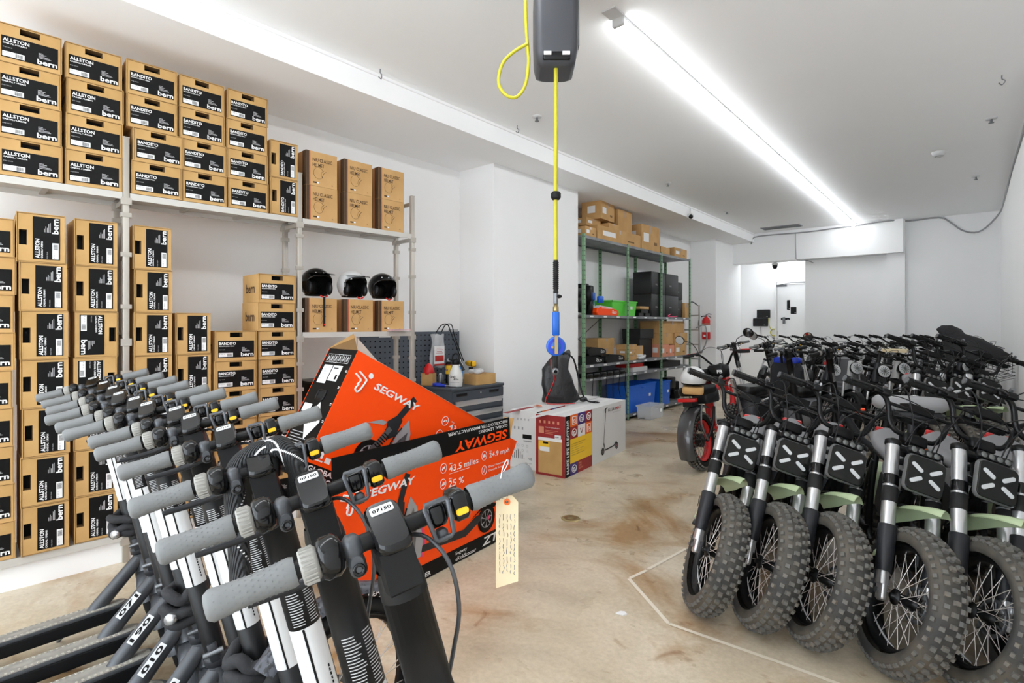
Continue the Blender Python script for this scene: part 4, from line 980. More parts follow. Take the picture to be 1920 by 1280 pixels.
# crumpled orange paper on top
m = MB(); random.seed(3)
vs = [(.07 * math.cos(i) * random.uniform(.4, 1), .05 * math.sin(i * 1.7) * random.uniform(.4, 1), .004 + random.random() * .025) for i in range(12)]
m.add(vs, [(i, (i + 3) % 12, (i + 7) % 12) for i in range(12)], 'pinkbox'); m.build('crumpled_paper', label='small crumpled orange paper on top of the white carton', cat='paper').location = (-3.60, 4.72, .608)

# ---- black bag slumped against the pillar on top of the cartons
bag = thing('backpack', 'black leather bag with red strap slumped on the white cartons', 'bag', T(-3.66, 5.22, .609) @ RZ(R(48)))
m = MB(); n = 22; secs = [(0, .19, .10, 0), (.03, .215, .13, 0), (.10, .20, .125, -.01), (.20, .185, .11, -.02), (.30, .17, .09, -.02), (.38, .155, .07, -.03), (.46, .13, .05, -.015), (.54, .10, .035, .01), (.58, .085, .012, .02)]
vs = []
for k, (z, a, b, o) in enumerate(secs):
    for i in range(n):
        t_ = 2 * PI * i / n; w_ = 1 + .10 * math.sin(3 * t_ + k * 1.1) + .07 * math.sin(5 * t_ + k * .6)
        vs.append((o * 2 + a * w_ * math.cos(t_), b * w_ * math.sin(t_) + o, z + .03 * math.sin(2 * t_ + .5) * (k / 8)))
m.add(vs, [(k * n + i, k * n + (i + 1) % n, (k + 1) * n + (i + 1) % n, (k + 1) * n + i) for k in range(len(secs) - 1) for i in range(n)], 'leather', True)
m.add(vs, [tuple(range(n - 1, -1, -1)), tuple((len(secs) - 1) * n + i for i in range(n))], 'leather'); m.build('body', bag)
MB().tube([(-.13, -.10, .50), (-.13, -.135, .40), (-.10, -.14, .28), (-.15, -.14, .15), (-.20, -.15, .06), (-.19, -.17, .008), (-.02, -.22, .008), (.12, -.20, .008)], .014, 'red', n=6, sx=.35, sub=4).build('shoulder_strap', bag)['label'] = 'red strap'
MB().tube([(.08, -.09, .55), (.14, -.08, .50), (.20, -.06, .30), (.24, -.10, .10), (.30, -.12, .02), (.38, -.14, .01)], .010, 'black', n=6, sub=3).tube([(.24, -.12, .05), (.33, -.2, .012), (.42, -.17, .01), (.36, -.1, .01), (.44, -.06, .01)], .005, 'black', n=5, sub=3).ball((.25, -.10, .04), .04, 'leather', (1.2, .8, .8)).build('loose_strap', bag)
MB().tube([(-.05, 0, .55), (-.04, -.01, .63), (.03, -.01, .63), (.04, 0, .55)], .009, 'black', n=6, sub=3).build('handle', bag)

# ================================================================== hose reel over the aisle and tyre inflator
rl = thing('hose_reel', 'dark grey hose reel hanging from the ceiling, yellow hose coming out', 'hose reel', T(-1.79, 2.50, .03) @ RZ(R(40)))
m = MB(); secs = [(2.885, .085, .10), (2.90, .105, .125), (2.96, .115, .15), (3.10, .118, .165), (3.30, .118, .17), (3.42, .115, .16), (3.47, .09, .12)]
def rr_ring(a, b, r, z, seg=4):
    P = []
    for qx, qy, st in ((a - r, b - r, 0), (-a + r, b - r, 90), (-a + r, -b + r, 180), (a - r, -b + r, 270)):
        for i in range(seg + 1): t_ = R(st + 90 * i / seg); P.append((qx + r * math.cos(t_), qy + r * math.sin(t_), z))
    return P
vs = sum([rr_ring(a, b, .04, z) for z, a, b in secs], []); k = 20
m.add(vs, [(j * k + i, j * k + (i + 1) % k, (j + 1) * k + (i + 1) % k, (j + 1) * k + i) for j in range(len(secs) - 1) for i in range(k)], 'reel_grey', True)
m.add(vs, [tuple(range(k - 1, -1, -1)), tuple((len(secs) - 1) * k + i for i in range(k))], 'reel_grey'); m.build('casing', rl)
MB().box((.119, 0, 3.2), (.012, .22, .42), 'dull_metal').build('side_plate', rl)
MB().rbox((.0, -.118, 2.925), (.15, .05, .045), 'black', r=.012).build('hose_guide', rl)
for s in (-1, 1): MB().cyl((s * .05 - .02, -.146, 2.932), (s * .05 + .02, -.146, 2.932), .010, 'paper').build('guide_roller', rl)
MB().box((0, 0, 3.49), (.10, .14, .06), 'dull_metal').box((0, 0, 3.514), (.2, .26, .01), 'dull_metal').build('ceiling_bracket', rl)
lp = [(-1.878, 2.34, 3.53), (-1.876, 2.342, 3.294), (-1.872, 2.346, 3.132), (-1.866, 2.350, 3.03), (-1.861, 2.352, 2.941), (-1.876, 2.342, 2.824), (-1.914, 2.31, 2.759), (-1.959, 2.272, 2.771), (-1.989, 2.247, 2.838), (-1.973, 2.261, 2.941), (-1.928, 2.299, 3.006), (-1.86, 2.345, 3.05)]
MB().tube(lp, .0095, 'hose', n=10, sub=5).build('supply_hose', label='yellow supply hose looped beside the dark reel', cat='hose', loc=lp[0])
HX, HY = -1.747, 2.450
ho = MB(T(HX, HY, 0)); ho.tube([(0, 0, 2.93), (.001, 0, 2.6), (-.002, 0, 2.2), (0, 0, 1.84)], .0115, 'hose', n=12, sub=4)
ho = ho.build('air_hose', label='yellow air hose hanging straight down from the reel', cat='hose', loc=(HX, HY, 1.84))
b_ = MB().lathe([(.008, -.024), (.020, -.022), (.028, -.01), (.028, .012), (.020, .022), (.008, .024)], 'rubber'); b_.build('stop_ball', ho).location = (0, 0, .375)
sl = MB()
for k in range(14): sl.lathe([(.013, 0), (.0165, .003), (.0165, .008), (.013, .011)], 'rubber', p=(0, 0, -.14 + k * .0108), n=12)
sl.tube([(0, 0, -.16), (0, 0, .02)], .0135, 'rubber', n=10); sl.build('hose_sleeve', ho)
ti = thing('tyre_inflator', 'blue tyre inflator with round gauge at the end of the hose', 'tyre inflator', T(HX, HY, 1.22) @ RZ(R(40)))
MB().cyl((0, 0, .40), (0, 0, .47), .013, 'dull_metal').ball((.012, 0, .44), .016, 'black', (1.4, .8, .7)).ball((0, 0, .465), .015, 'rubber').build('swivel', ti)
MB().lathe([(.001, .40), (.012, .40), (.012, .385), (.016, .385), (.016, .355), (.010, .35), (.010, .335)], 'brass', n=8).lathe([(.008, .34), (.011, .335), (.008, .325)], 'alu').build('coupling', ti)
MB().rbox((0, 0, .30 - .01), (.040, .034, .135), 'blue', r=.012).rbox((0, .012, .285), (.024, .02, .11), 'bright_blue', r=.006).build('body', ti)
MB().box((0, -.034, .175), (.018, .006, .10), 'brass').box((0, -.026, .215), (.024, .02, .02), 'blue').build('trigger', ti)
g = MB(); g.lathe([(.001, -.018), (.05, -.018), (.054, -.012), (.054, .012), (.050, .018), (.001, .018)], 'blue', p=(0, 0, .165), ax=(0, 1, 0), n=28); gg = g.build('gauge', ti)
MB().lathe([(.028, -.020), (.045, -.0195)], 'bright_blue', p=(0, 0, .165), ax=(0, 1, 0), n=28).box((-.02, -.022, .16), (.012, .003, .012), 'brass').build('dial', gg)
MB().rbox((.0, 0, .085), (.022, .026, .08), 'rubber', r=.008).lathe([(.010, -.02), (.020, -.016), (.020, .008), (.008, .010)], 'dull_metal', p=(-.004, -.012, .028), ax=(0, 1, 0), n=16).cyl((0, 0, .05), (-.003, 0, .02), .012, 'rubber').build('air_chuck', ti)

# ================================================================== tool corner
cb = thing('tool_cabinet', 'dark grey steel tool cabinet with bright drawer handles in the corner', 'cabinet', T(-4.62, 3.80, 0))
W, L, H = .63, .78, .84
MB().box((W / 2, L / 2, H / 2), (W, L, H - .01), 'toolbox').build('carcass', cb)
MB().rbox((W / 2, L / 2, H + .008), (W + .03, L + .02, .03), 'toolbox', r=.01).build('top', cb)
g = MB(); g.box((W + .004, L / 2, H - .065), (.012, L - .01, .09), 'toolbox')
for y in (.13, L - .16): g.rbox((W + .012, y, H - .05), (.01, .15, .028), 'black', r=.01)
g.cyl((W, L / 2 + .02, H - .05), (W + .014, L / 2 + .02, H - .05), .009, 'alu'); g.build('top_rail', cb)
for k in range(6):
    z = H - .165 - k * .118
    dd = MB().box((W + .004, L / 2, z), (.014, L - .06, .105), 'toolbox').build('drawer', cb)
    MB().box((W + .020, L / 2, z + .036), (.024, L - .07, .030), 'alu').box((W + .013, L / 2, z + .010), (.004, L - .07, .028), 'white_p').build('handle', dd)['label'] = 'bright metal handle strip'
pb = MB(); pb.box((-4.705, 3.90, 1.13), (.025, 1.38, .60), 'peg')
for i in range(22):
    for j in range(10): pb.cyl((-4.693, 3.26 + i * .061, .87 + j * .058), (-4.690, 3.26 + i * .061, .87 + j * .058), .0085, 'ink', n=8)
pb.box((-4.69, 3.50, 1.385), (.004, .14, .022), 'paper'); pb.box((-4.70, 4.50, 1.44), (.02, .14, .03), 'paper_grey')
pb.build('pegboard', label='dark grey pegboard on the wall behind the tool cabinet', cat='pegboard', loc=(-4.705, 3.9, .83))
# things on and above the cabinet
ZT = .864
s = thing('spray_bottle', 'white pump spray bottle with black head standing on the cabinet front', 'spray bottle', T(-4.09, 3.95, ZT) @ RZ(R(35)))
MB().lathe([(.001, 0), (.062, 0), (.070, .012), (.070, .12), (.062, .16), (.038, .21), (.034, .235)], 'bottle_white', n=28).build('bottle', s)
g = MB(frame((0, -.0715, .045), (1, 0, 0), (0, 0, 1)))
g.text('Grab', -.048, .055, .058, .022, 'ink', bold=False); g.text('&Go', -.010, .028, .052, .022, 'ink', bold=False); g.rect(-.048, .004, .10, .004, 'grey_p'); g.build('lettering', s)
g = MB(); g.lathe([(.036, .23), (.040, .235), (.040, .27), (.034, .285), (.001, .285)], 'black', n=20); g.tube([(-.035, 0, .275), (-.03, 0, .325), (0, 0, .345), (.03, 0, .325), (.035, 0, .275)], .009, 'black', sub=3); g.tube([(-.02, 0, .27), (-.075, -.01, .285)], .010, 'black'); g.tube([(.03, 0, .28), (.06, 0, .22), (.085, 0, .17)], lambda q: .010 + .006 * q, 'black', n=8, sub=2); g.build('pump_head', s)
def can(x, y, r, h, body, cap, name, label, cat, band=None, lie=0):
    t = thing(name, label, cat, T(x, y, ZT + (r if lie else 0)) @ (RX(lie) if lie else I4))
    g = MB(); g.lathe([(.001, 0), (r * .95, 0), (r, .006), (r, h * .80), (r * .8, h * .86), (r * .45, h * .88)], body, n=18)
    if band: g.lathe([(r * 1.01, h * .25), (r * 1.01, h * .72)], band, n=18)
    g.build('can', t); MB().lathe([(r * .45, h * .87), (r * .5, h * .90), (r * .42, h * .99), (.001, h)], cap, n=14).build('cap', t); return t
yc = can(-4.42, 4.16, .034, .27, 'ink', 'paper_grey', 'spray_can', 'dark spray can with round yellow badge and red neck', 'spray can')
MB().lathe([(.035, .20), (.030, .225)], 'ink_red', n=18).lathe([(.0352, .10), (.0352, .195)], 'kyellow', n=18).text('WD-40', -.028, .135, .056, .022, 'bright_blue', M=frame((.002, -.037, 0), (1, -.0, 0), (0, 0, 1))).build('badge', yc)
can(-4.35, 4.26, .036, .26, 'paper', 'paper', 'spray_can', 'blue and white spray can behind the spray bottle', 'spray can', 'blue_label')
can(-4.40, 4.02, .033, .12, 'dull_metal', 'paper_grey', 'metal_tin', 'short grey metal tin beside the small brown box', 'tin')
can(-4.27, 4.04, .026, .13, 'dull_metal', 'alu', 'metal_canister', 'small dented silver canister leaning by the spray bottle', 'canister')
ob = thing('small_box', 'small brown box holding a bright red cloth', 'box', T(-4.42, 3.87, ZT) @ RZ(.5))
MB().box((0, 0, .003), (.13, .11, .006), 'kraft').box((0, -.053, .065), (.13, .004, .13), 'kraft').box((0, .053, .065), (.13, .004, .13), 'kraft').box((-.063, 0, .065), (.004, .11, .13), 'kraft').box((.063, 0, .065), (.004, .11, .13), 'kraft').build('box', ob)
cl = MB(); random.seed(5)
cl.lathe([(.055, .10), (.062, .135), (.058, .165), (.035, .21), (.012, .232), (.001, .235)], 'red', n=9, smooth=True); cl.build('red_cloth', label='bright red bundled cloth sitting in the small brown box', cat='cloth').matrix_world = T(-4.42, 3.87, ZT)
cbx = MB(); cbx.box((0, 0, .055), (.20, .30, .11), 'kraft').box((0, 0, .111), (.202, .003, .002), 'kraft_dark'); cbx.build('cardboard_box', label='flat brown box at the right end of the tool cabinet', cat='box').matrix_world = T(-4.12, 4.34, ZT) @ RZ(-.05)
pbag = MB(); random.seed(8)
for k in range(5): pbag.ball((random.uniform(-.05, .05), random.uniform(-.08, .08), .025), .045, 'clear', (1, 1.1, .6), n=7)
pbag.build('plastic_bag', label='crumpled clear plastic bag on top of the brown box', cat='bag').matrix_world = T(-4.12, 4.30, ZT + .112)
dr = thing('cordless_drill', 'yellow and black cordless drill behind the spray bottle', 'drill', T(-4.36, 4.46, ZT) @ RZ(1.2))
MB().rbox((0, 0, .02), (.07, .11, .04), 'black', r=.01).rbox((0, .0, .05), (.06, .09, .02), 'yellow', r=.008).build('battery', dr)
MB().tube([(0, 0, .05), (0, .015, .10), (0, .02, .16)], .021, 'black', sx=1.3).build('handle', dr)
MB().rbox((0, .01, .20), (.06, .17, .065), 'yellow', r=.022, axis='y').rbox((0, -.05, .20), (.064, .04, .068), 'black', r=.024, axis='y').build('motor_housing', dr)
MB().cyl((0, .095, .20), (0, .15, .20), .024, 'black', r1=.015).build('chuck', dr)
sd = MB(); sd.cyl((0, 0, .015), (.12, .05, .012), .005, 'alu').cyl((-.08, -.03, .018), (0, 0, .015), .016, 'bright_blue'); sd.build('screwdriver', label='blue handled screwdriver lying at the cabinet edge', cat='tool').location = (-4.15, 3.85, ZT)
tp = MB(); tp.lathe([(.028, 0), (.045, 0), (.045, .03), (.028, .03), (.028, 0)], 'bright_blue', n=18); tp.build('tape_roll', label='dark blue roll of tape near the cabinet corner', cat='tape').location = (-4.30, 3.875, ZT)
pk = thing('hanging_bag', 'clear plastic packet with red and white label hanging on the pegboard', 'bag', T(-4.63, 4.16, 1.30) @ RZ(R(90)))
g = MB(); vs = []
for j in range(9):
    z = .10 - j * .047
    for i in range(9): vs.append(((-.11 + .0275 * i) * (1 - .10 * math.sin(j * .5)), -.030 - .018 * math.sin(i * 1.3 + j * .9) , z + .008 * math.sin(i * 2.)))
for j in range(9):
    for i in range(9): v_ = vs[j * 9 + i]; vs.append((v_[0], v_[1] + .035 * math.sin(PI * i / 8) + .001, v_[2]))
g.add(vs, [(j * 9 + i, j * 9 + i + 1, j * 9 + i + 10, j * 9 + i + 9) for j in range(8) for i in range(8)] + [(81 + j * 9 + i + 9, 81 + j * 9 + i + 10, 81 + j * 9 + i + 1, 81 + j * 9 + i) for j in range(8) for i in range(8)], 'clear', True); g.build('plastic_wrap', pk)
g = MB(T(0, -.056, -.14)); g.box((0, 0, 0), (.15, .003, .22), 'paper').box((0, -.002, -.03), (.13, .002, .065), 'ink_red').box((0, -.002, -.10), (.15, .002, .02), 'ink_red')
for k in range(4): g.box((0, -.002, .03 + k * .018), (.11 - (k % 2) * .03, .001, .004), 'ink_red')
g.build('label_card', pk)
hk = MB(); hk.tube([(-4.67, 4.20, 1.42), (-4.64, 4.25, 1.50), (-4.62, 4.33, 1.51), (-4.63, 4.40, 1.40), (-4.62, 4.50, 1.20), (-4.60, 4.55, 1.05), (-4.6, 4.545, .98), (-4.6, 4.52, 1.05)], .006, 'black', n=6, sub=4).tube([(-4.66, 4.27, 1.42), (-4.64, 4.31, 1.50), (-4.62, 4.39, 1.51), (-4.62, 4.44, 1.38), (-4.60, 4.50, 1.22), (-4.59, 4.56, 1.08)], .006, 'black', n=6, sub=4)
hk.build('cable_loops', label='thin black cable loops hanging at the pegboard right edge', cat='cable', loc=(-4.62, 4.4, 1.2))
# ================================================================== braided chain lock, tag, cloth-wrapped locks on the scooters
lk = thing('chain_lock', 'thick braided black lock with white crossing lines hung over the scooters', 'lock', T(-1.16, .55, 1.0))
def sleeve(pts, name):
    P = [Vector(p) - Vector((-1.16, .55, 1.0)) for p in pts]
    g = MB(); g.tube(P, .021, 'sleeve', n=20, sub=6); o = g.build(name, lk)
    # dashed white crossing threads wound round the sleeve
    Q = []; L = len(P)
    for i in range(L - 1):
        q = lambda j: P[max(0, min(L - 1, j))]
        a, b, c, d = q(i - 1), q(i), q(i + 1), q(i + 2)
        for k in range(14):
            t = k / 14; Q.append(0.5 * ((2 * b) + (c - a) * t + (2 * a - 5 * b + 4 * c - d) * t * t + (3 * b - a - 3 * c + d) * t ** 3))
    g = MB(); nrm = None; s = 0
    for i in range(1, len(Q) - 1):
        t = (Q[i + 1] - Q[i - 1]).normalized(); nrm = t.orthogonal().normalized() if nrm is None else (nrm - t * nrm.dot(t)).normalized(); b = t.cross(nrm); s += (Q[i] - Q[i - 1]).length
        for sg in (1, -1):
            a = sg * s * 30 + 1.0; e = nrm * math.cos(a) + b * math.sin(a); f = (-nrm * math.sin(a) + b * math.cos(a))
            c = Q[i] + e * .0214; g.add([c - t * .0013 - f * .0022, c + t * .0013 - f * .0022, c + t * .0013 + f * .0022, c - t * .0013 + f * .0022], [(0, 1, 2, 3)], 'paper')
    g.build('white_thread', o)
def sleeve_mat():
    m = bpy.data.materials.new('sleeve'); m.use_nodes = True; nt = m.node_tree; b = nt.nodes['Principled BSDF']
    b.inputs['Base Color'].default_value = (.016, .017, .019, 1); b.inputs['Roughness'].default_value = .6
    tc = nt.nodes.new('ShaderNodeTexCoord'); wv = nt.nodes.new('ShaderNodeTexWave'); wv.inputs['Scale'].default_value = 90; bp = nt.nodes.new('ShaderNodeBump'); bp.inputs['Distance'].default_value = .004
    nt.links.new(tc.outputs['Object'], wv.inputs['Vector']); nt.links.new(wv.outputs['Fac'], bp.inputs['Height']); nt.links.new(bp.outputs['Normal'], b.inputs['Normal']); MATS['sleeve'] = m
sleeve_mat()
sleeve([(-1.148, .497, .972), (-1.163, .498, 1.057), (-1.179, .498, 1.142), (-1.187, .504, 1.193), (-1.178, .525, 1.22), (-1.162, .551, 1.232), (-1.14, .575, 1.225)], 'near_loop')
sleeve([(-1.19, .565, 1.175), (-1.164, .562, 1.222), (-1.14, .570, 1.243), (-1.118, .585, 1.225), (-1.112, .602, 1.184), (-1.135, .609, 1.134), (-1.179, .602, 1.087), (-1.222, .592, 1.044)], 'far_loop')
g = MB(); g.rbox((0.01, 0, .2), (.05, .05, .05), 'black', r=.012); g.build('lock_body', lk)
# paper tag on the nearest scooter's right grip
tg = thing('paper_tag', 'cream paper tag with scribbled writing tied to the nearest scooter grip', 'tag', T(-.573, .668, 1.225) @ RZ(R(38)))
g = MB(); g.prism([(-.018, 0), (-.018, -.008 + .0), (-.018, -.15), (.018, -.138), (.018, -.010), (.009, 0.0), (-.009, 0.0)], -.0003, .0003, 'tag_paper', M=frame((0, 0, 0), (1, 0, 0), (0, 0, 1))); g.build('card', tg)
MB().lathe([(.0022, -.0008), (.0055, -.0008)], 'orange', p=(0, 0, -.010), ax=(0, 1, 0), n=16).lathe([(.001, -.0009), (.0022, -.0009)], 'ink', p=(0, 0, -.010), ax=(0, 1, 0), n=10).build('eyelet', tg)
mat('pen', c8(96, 106, 128), 0.7)
g = MB(); random.seed(21)
for k in range(5):
    x = .012 - k * .006; z = -.030
    while z > -.125:
        l = random.uniform(.004, .012); g.tube([(x, -.0009, z), (x + random.uniform(-.0015, .0015), -.0009, z - l * .5), (x + random.uniform(-.001, .001), -.0009, z - l)], .00045, 'pen', n=3); z -= l + random.uniform(.001, .005)
o = g.build('handwriting', tg)
g = MB(); g.tube([(0, 0, -.010), (-.008, 0, .010), (-.016, .0, .024), (-.010, -.024, .030), (-.006, -.022, .050), (.0, .0, .058), (0, .02, .045), (-.014, .01, .024)], .0008, 'paper', n=5, sub=4); g.build('string', tg)
# bunched black cloth covers of the chain locks low on the stems
for i, (ix, lab) in enumerate(((2, 'bunched black cloth lock cover low on the third nearest scooter'), (4, 'bunched black cloth lock cover on the fifth nearest scooter'), (7, 'bunched black cloth lock cover on a middle scooter of the row'), (11, 'bunched black cloth lock cover on the scooter nearest the cartons'))):
    x, y = SC[ix]; b = Vector((x + .155, y + .10, .50)); random.seed(30 + i)
    t = thing('cable_lock', lab, 'lock', T(*b), 'cloth covered locks wrapped around the scooter stems'); g = MB()
    for k in range(3):
        P = [(.055 * math.cos(a * PI / 5 + k) * random.uniform(.9, 1.25), .055 * math.sin(a * PI / 5 + k) * random.uniform(.9, 1.25), -.04 + .04 * k + random.uniform(-.018, .018)) for a in range(10)]
        g.tube(P, lambda q: .019, 'cloth', n=10, closed=True, sub=3)
    g.build('cloth_cover', t)
    MB().lathe([(.001, -.012), (.018, -.012), (.020, 0), (.018, .012), (.001, .012)], 'alu', p=(.05, -.06, -.02), ax=(.5, -.8, .2), n=16).build('key_cylinder', t)
u_ = thing('padlock', 'flat grey lock body with orange ring between the near stems', 'lock', T(-1.07, .46, .60) @ RZ(R(25)) @ RY(R(-22)))
MB().rbox((0, 0, 0), (.15, .03, .05), 'char', r=.014, axis='y').build('body', u_); MB().lathe([(.010, .02), (.014, .022), (.014, .03), (.010, .032)], 'red', p=(-.03, 0, 0), ax=(0, 0, 1), n=14).cyl((-.03, 0, .02), (-.03, 0, .055), .009, 'dull_metal').build('shackle', u_)

mat('wet', c8(70, 72, 80), 0.3, noise=(60, c8(20, 20, 24), 0.52, 0.58))
# wet mudguard and wheel of a bicycle parked behind the nearest scooters
bw = thing('spare_wheel', 'spare black front wheel with a wet mudguard behind the nearest scooters', 'wheel', T(-1.47, .93, 0) @ RZ(R(6)))
full_wheel(T(0, 0, .33), bw, r=.33, w=.055, rim=.275, knobs=False, rim_m='black', refl=False, mt='rubber')
g = MB(T(0, 0, .33)); vs = []
for i in range(17):
    a = R(-8 + i * 9)
    for x in (-.040, -.028, 0, .028, .040): rr = .352 + (.010 if abs(x) < .03 else -.008) + (.006 if x == 0 else 0); vs.append((x, rr * math.cos(a), rr * math.sin(a)))
g.add(vs, [(5 * i + k, 5 * i + 5 + k, 5 * i + 6 + k, 5 * i + 1 + k) for i in range(16) for k in range(4)], 'wet', True); g.build('mudguard', bw)
g = MB()
for s in (-1, 1): g.tube([(s * .045, 0, .33), (s * .05, -.08, .50), (s * .03, -.12, .62)], .012, 'black', sub=2)
g.tube([(-.03, -.12, .62), (0, -.125, .64), (.03, -.12, .62)], .016, 'black').cyl((0, -.12, .62), (0, -.16, .76), .018, 'black'); g.build('fork', bw)
# ================================================================== green rack in the alcove
rk = thing('storage_rack', 'green slotted-post storage rack with grey shelves in the alcove', 'shelf', T(0, 0, 0))
RXF, RXB = -4.13, -4.66
RY_ = (6.47, 7.775, 9.0, 10.27)
for y in RY_:
    for x, s in ((RXF, 1), (RXB, -1)):
        g = MB(); g.box((x - .02 * s, y, 1.39), (.04, .003, 2.80), 'green_paint').box((x, y + (.02 if y < 7 else -.02) * 1, 1.39), (.003, .04, 2.80), 'green_paint')
        g.box((x - .02 * s, y, .01), (.06, .06, .02), 'dull_metal')
        yy = y + (.02 if y < 7 else -.02)
        for k in range(40): g.cyl((x - .0025, yy, .10 + k * .068), (x + .0025, yy, .10 + k * .068), .008, 'ink', n=6)
        for k in range(40): g.cyl((x - .02 * s, y - .0025, .10 + k * .068), (x - .02 * s, y + .0025, .10 + k * .068), .008, 'ink', n=6)
        g.build('post', rk)
RZS = {'top': 2.77, 'upper': 1.65, 'middle': .94, 'lower': .745, 'bottom': .09}
for nm, z in RZS.items():
    for a, b in zip(RY_, RY_[1:]):
        g = MB(); g.box(((RXF + RXB) / 2, (a + b) / 2, z - .008), (abs(RXF - RXB) - .01, b - a - .01, .016), 'shelf_grey').box((RXF - .004, (a + b) / 2, z - .022), (.006, b - a - .01, .035), 'shelf_grey').box((RXB + .004, (a + b) / 2, z - .022), (.006, b - a - .01, .035), 'shelf_grey')
        for k in range(3):
            if nm != 'top': g.box((RXF + .001, a + .2 + k * .38, z - .02), (.002, .09, .022), 'paper')
        g.build('shelf_board', rk)
g = MB(); g.tube([(RXB + .01, 6.5, 1.6), (RXB + .01, 7.75, .98)], .006, 'dull_metal', n=4).tube([(RXB + .014, 7.75, 1.6), (RXB + .014, 6.5, .98)], .006, 'dull_metal', n=4); g.build('cross_brace', rk)
def carton(y0, y1, z0, z1, x1, x0, label, m='kraft_mid', yaw=0, prints=True, group=None, name='cardboard_box'):
    cy, cx, cz = (y0 + y1) / 2, (x0 + x1) / 2, z0
    g = MB(); w, l, h = abs(x1 - x0), y1 - y0, z1 - z0
    g.box((0, 0, h / 2), (w, l, h), m); g.box((0, 0, h + .0005), (w * .99, .004, .001), 'kraft_dark')
    if m.startswith('kraft'): g.box((0, 0, h + .001), (w + .002, .05, .001), 'clear_tape').box((w / 2 + .0006, 0, h * .84), (.001, .05, h * .3), 'clear_tape')
    if prints: g.box((w / 2 + .0008, -l * .25, h * .5), (.001, l * .28, h * .35), 'paper').box((w / 2 + .0008, l * .25, h * .3), (.001, l * .16, h * .12), 'kraft_dark'); g.box((0, -l / 2 - .0008, h * .55), (w * .4, .001, h * .4), 'paper')
    o = g.build(name); o.matrix_world = T(cx, cy, cz + .001) @ RZ(yaw); return tag(o, label, 'box', group)
zt = RZS['top']
carton(6.55, 6.83, zt, zt + .14, -4.16, -4.40, 'small box at the left end of the rack top')
carton(6.88, 8.24, zt, zt + .205, -4.16, -4.50, 'long low brown carton on top of the rack', prints=True)
carton(6.80, 7.2, zt + .207, zt + .32, -4.30, -4.62, 'flat brown box behind the pile on the rack top', prints=True)
carton(7.22, 7.55, zt + .207, zt + .28, -4.17, -4.45, 'open flat brown box on the long rack-top carton', prints=False)
carton(7.0, 7.46, zt + .32, zt + .585, -4.20, -4.52, 'brown carton with big white label, highest on the rack', yaw=.08)
carton(7.60, 8.05, zt + .207, zt + .56, -4.22, -4.55, 'tall brown carton right of the highest rack-top one', prints=False)
carton(8.30, 8.95, zt, zt + .42, -4.16, -4.50, 'large upright brown carton on the rack top', prints=True, yaw=-.04)
carton(9.05, 9.42, zt, zt + .13, -4.18, -4.45, 'low brown box right of the large rack-top carton', prints=False)
carton(9.58, 10.15, zt, zt + .17, -4.16, -4.50, 'brown box at the right end of the rack top')
# upper shelf
zu = RZS['upper']
def tower(y0, y1, x0, x1, z, n, h, labels, words=''):
    for k in range(n):
        g = MB(); g.rbox((0, 0, h / 2), (abs(x1 - x0), y1 - y0, h - .004), 'black_box', r=.01); g.text('NIU', -.03, h * .4, .09, .03, 'grey_p', M=frame((abs(x1 - x0) / 2 + .001, -.1, 0), (0, 1, 0), (0, 0, 1)))
        o = g.build('cardboard_box', label=labels[k], cat='box'); o.matrix_world = T((x0 + x1) / 2, (y0 + y1) / 2, z + k * h + .002)
mat('black_box', (.011, .011, .012), .5)
tower(8.66, 9.22, -4.52, -4.17, zu, 2, .39, ['matte black carton, lower left of the black tower', 'matte black carton, upper left of the black tower'])
tower(9.24, 9.78, -4.52, -4.17, zu, 2, .39, ['matte black carton, lower middle of the black tower', 'matte black carton, upper middle of the black tower'])
tower(9.80, 10.04, -4.50, -4.20, zu, 2, .33, ['narrow black carton, lower at the tower right side', 'narrow black carton, upper at the tower right side'])
carton(10.06, 10.24, zu, zu + .28, -4.16, -4.45, 'brown board box between the black tower and last post', prints=False)
def bin_(name, m, label, cat, y0, y1, x0, x1, z, h, flare=.9):
    t = thing(name, label, cat, T((x0 + x1) / 2, (y0 + y1) / 2, z)); w, l = abs(x1 - x0) / 2, (y1 - y0) / 2
    g = MB(); o = [(-w, -l), (w, -l), (w, l), (-w, l)]; th = .006
    vs = [(a * flare, b * flare, 0) for a, b in o] + [(a, b, h) for a, b in o] + [(a - th * (1 if a > 0 else -1), b - th * (1 if b > 0 else -1), h) for a, b in o] + [(a * flare - th * (1 if a > 0 else -1), b * flare - th * (1 if b > 0 else -1), .006) for a, b in o]
    fs = [(3, 2, 1, 0), (12, 13, 14, 15)] + [(k * 4 + i, k * 4 + (i + 1) % 4, k * 4 + 4 + (i + 1) % 4, k * 4 + 4 + i) for k in range(3) for i in range(4)]
    g.add(vs, fs, m); g.build('tub', t)
    g = MB(); g.box((w + .004, 0, h - .012), (.012, l * 2 + .02, .022), m).box((-w - .004, 0, h - .012), (.012, l * 2 + .02, .022), m).box((0, l + .004, h - .012), (w * 2 + .02, .012, .022), m).box((0, -l - .004, h - .012), (w * 2 + .02, .012, .022), m); g.build('rim', t)
    g = MB(); g.tube([(w + .003, -.05, h - .05), (w + .022, -.05, h - .05), (w + .022, .05, h - .05), (w + .003, .05, h - .05)], .006, m, n=6); g.build('handle', t)
    MB().box((w * .965 + .004, l * .55, h * .55), (.003, .07, .05), 'paper').build('sticker', t)
    return t
bin_('storage_bin', 'green_bin', 'bright green plastic bin on the upper rack shelf', 'bin', 7.34, 8.14, -4.50, -4.18, zu, .24)
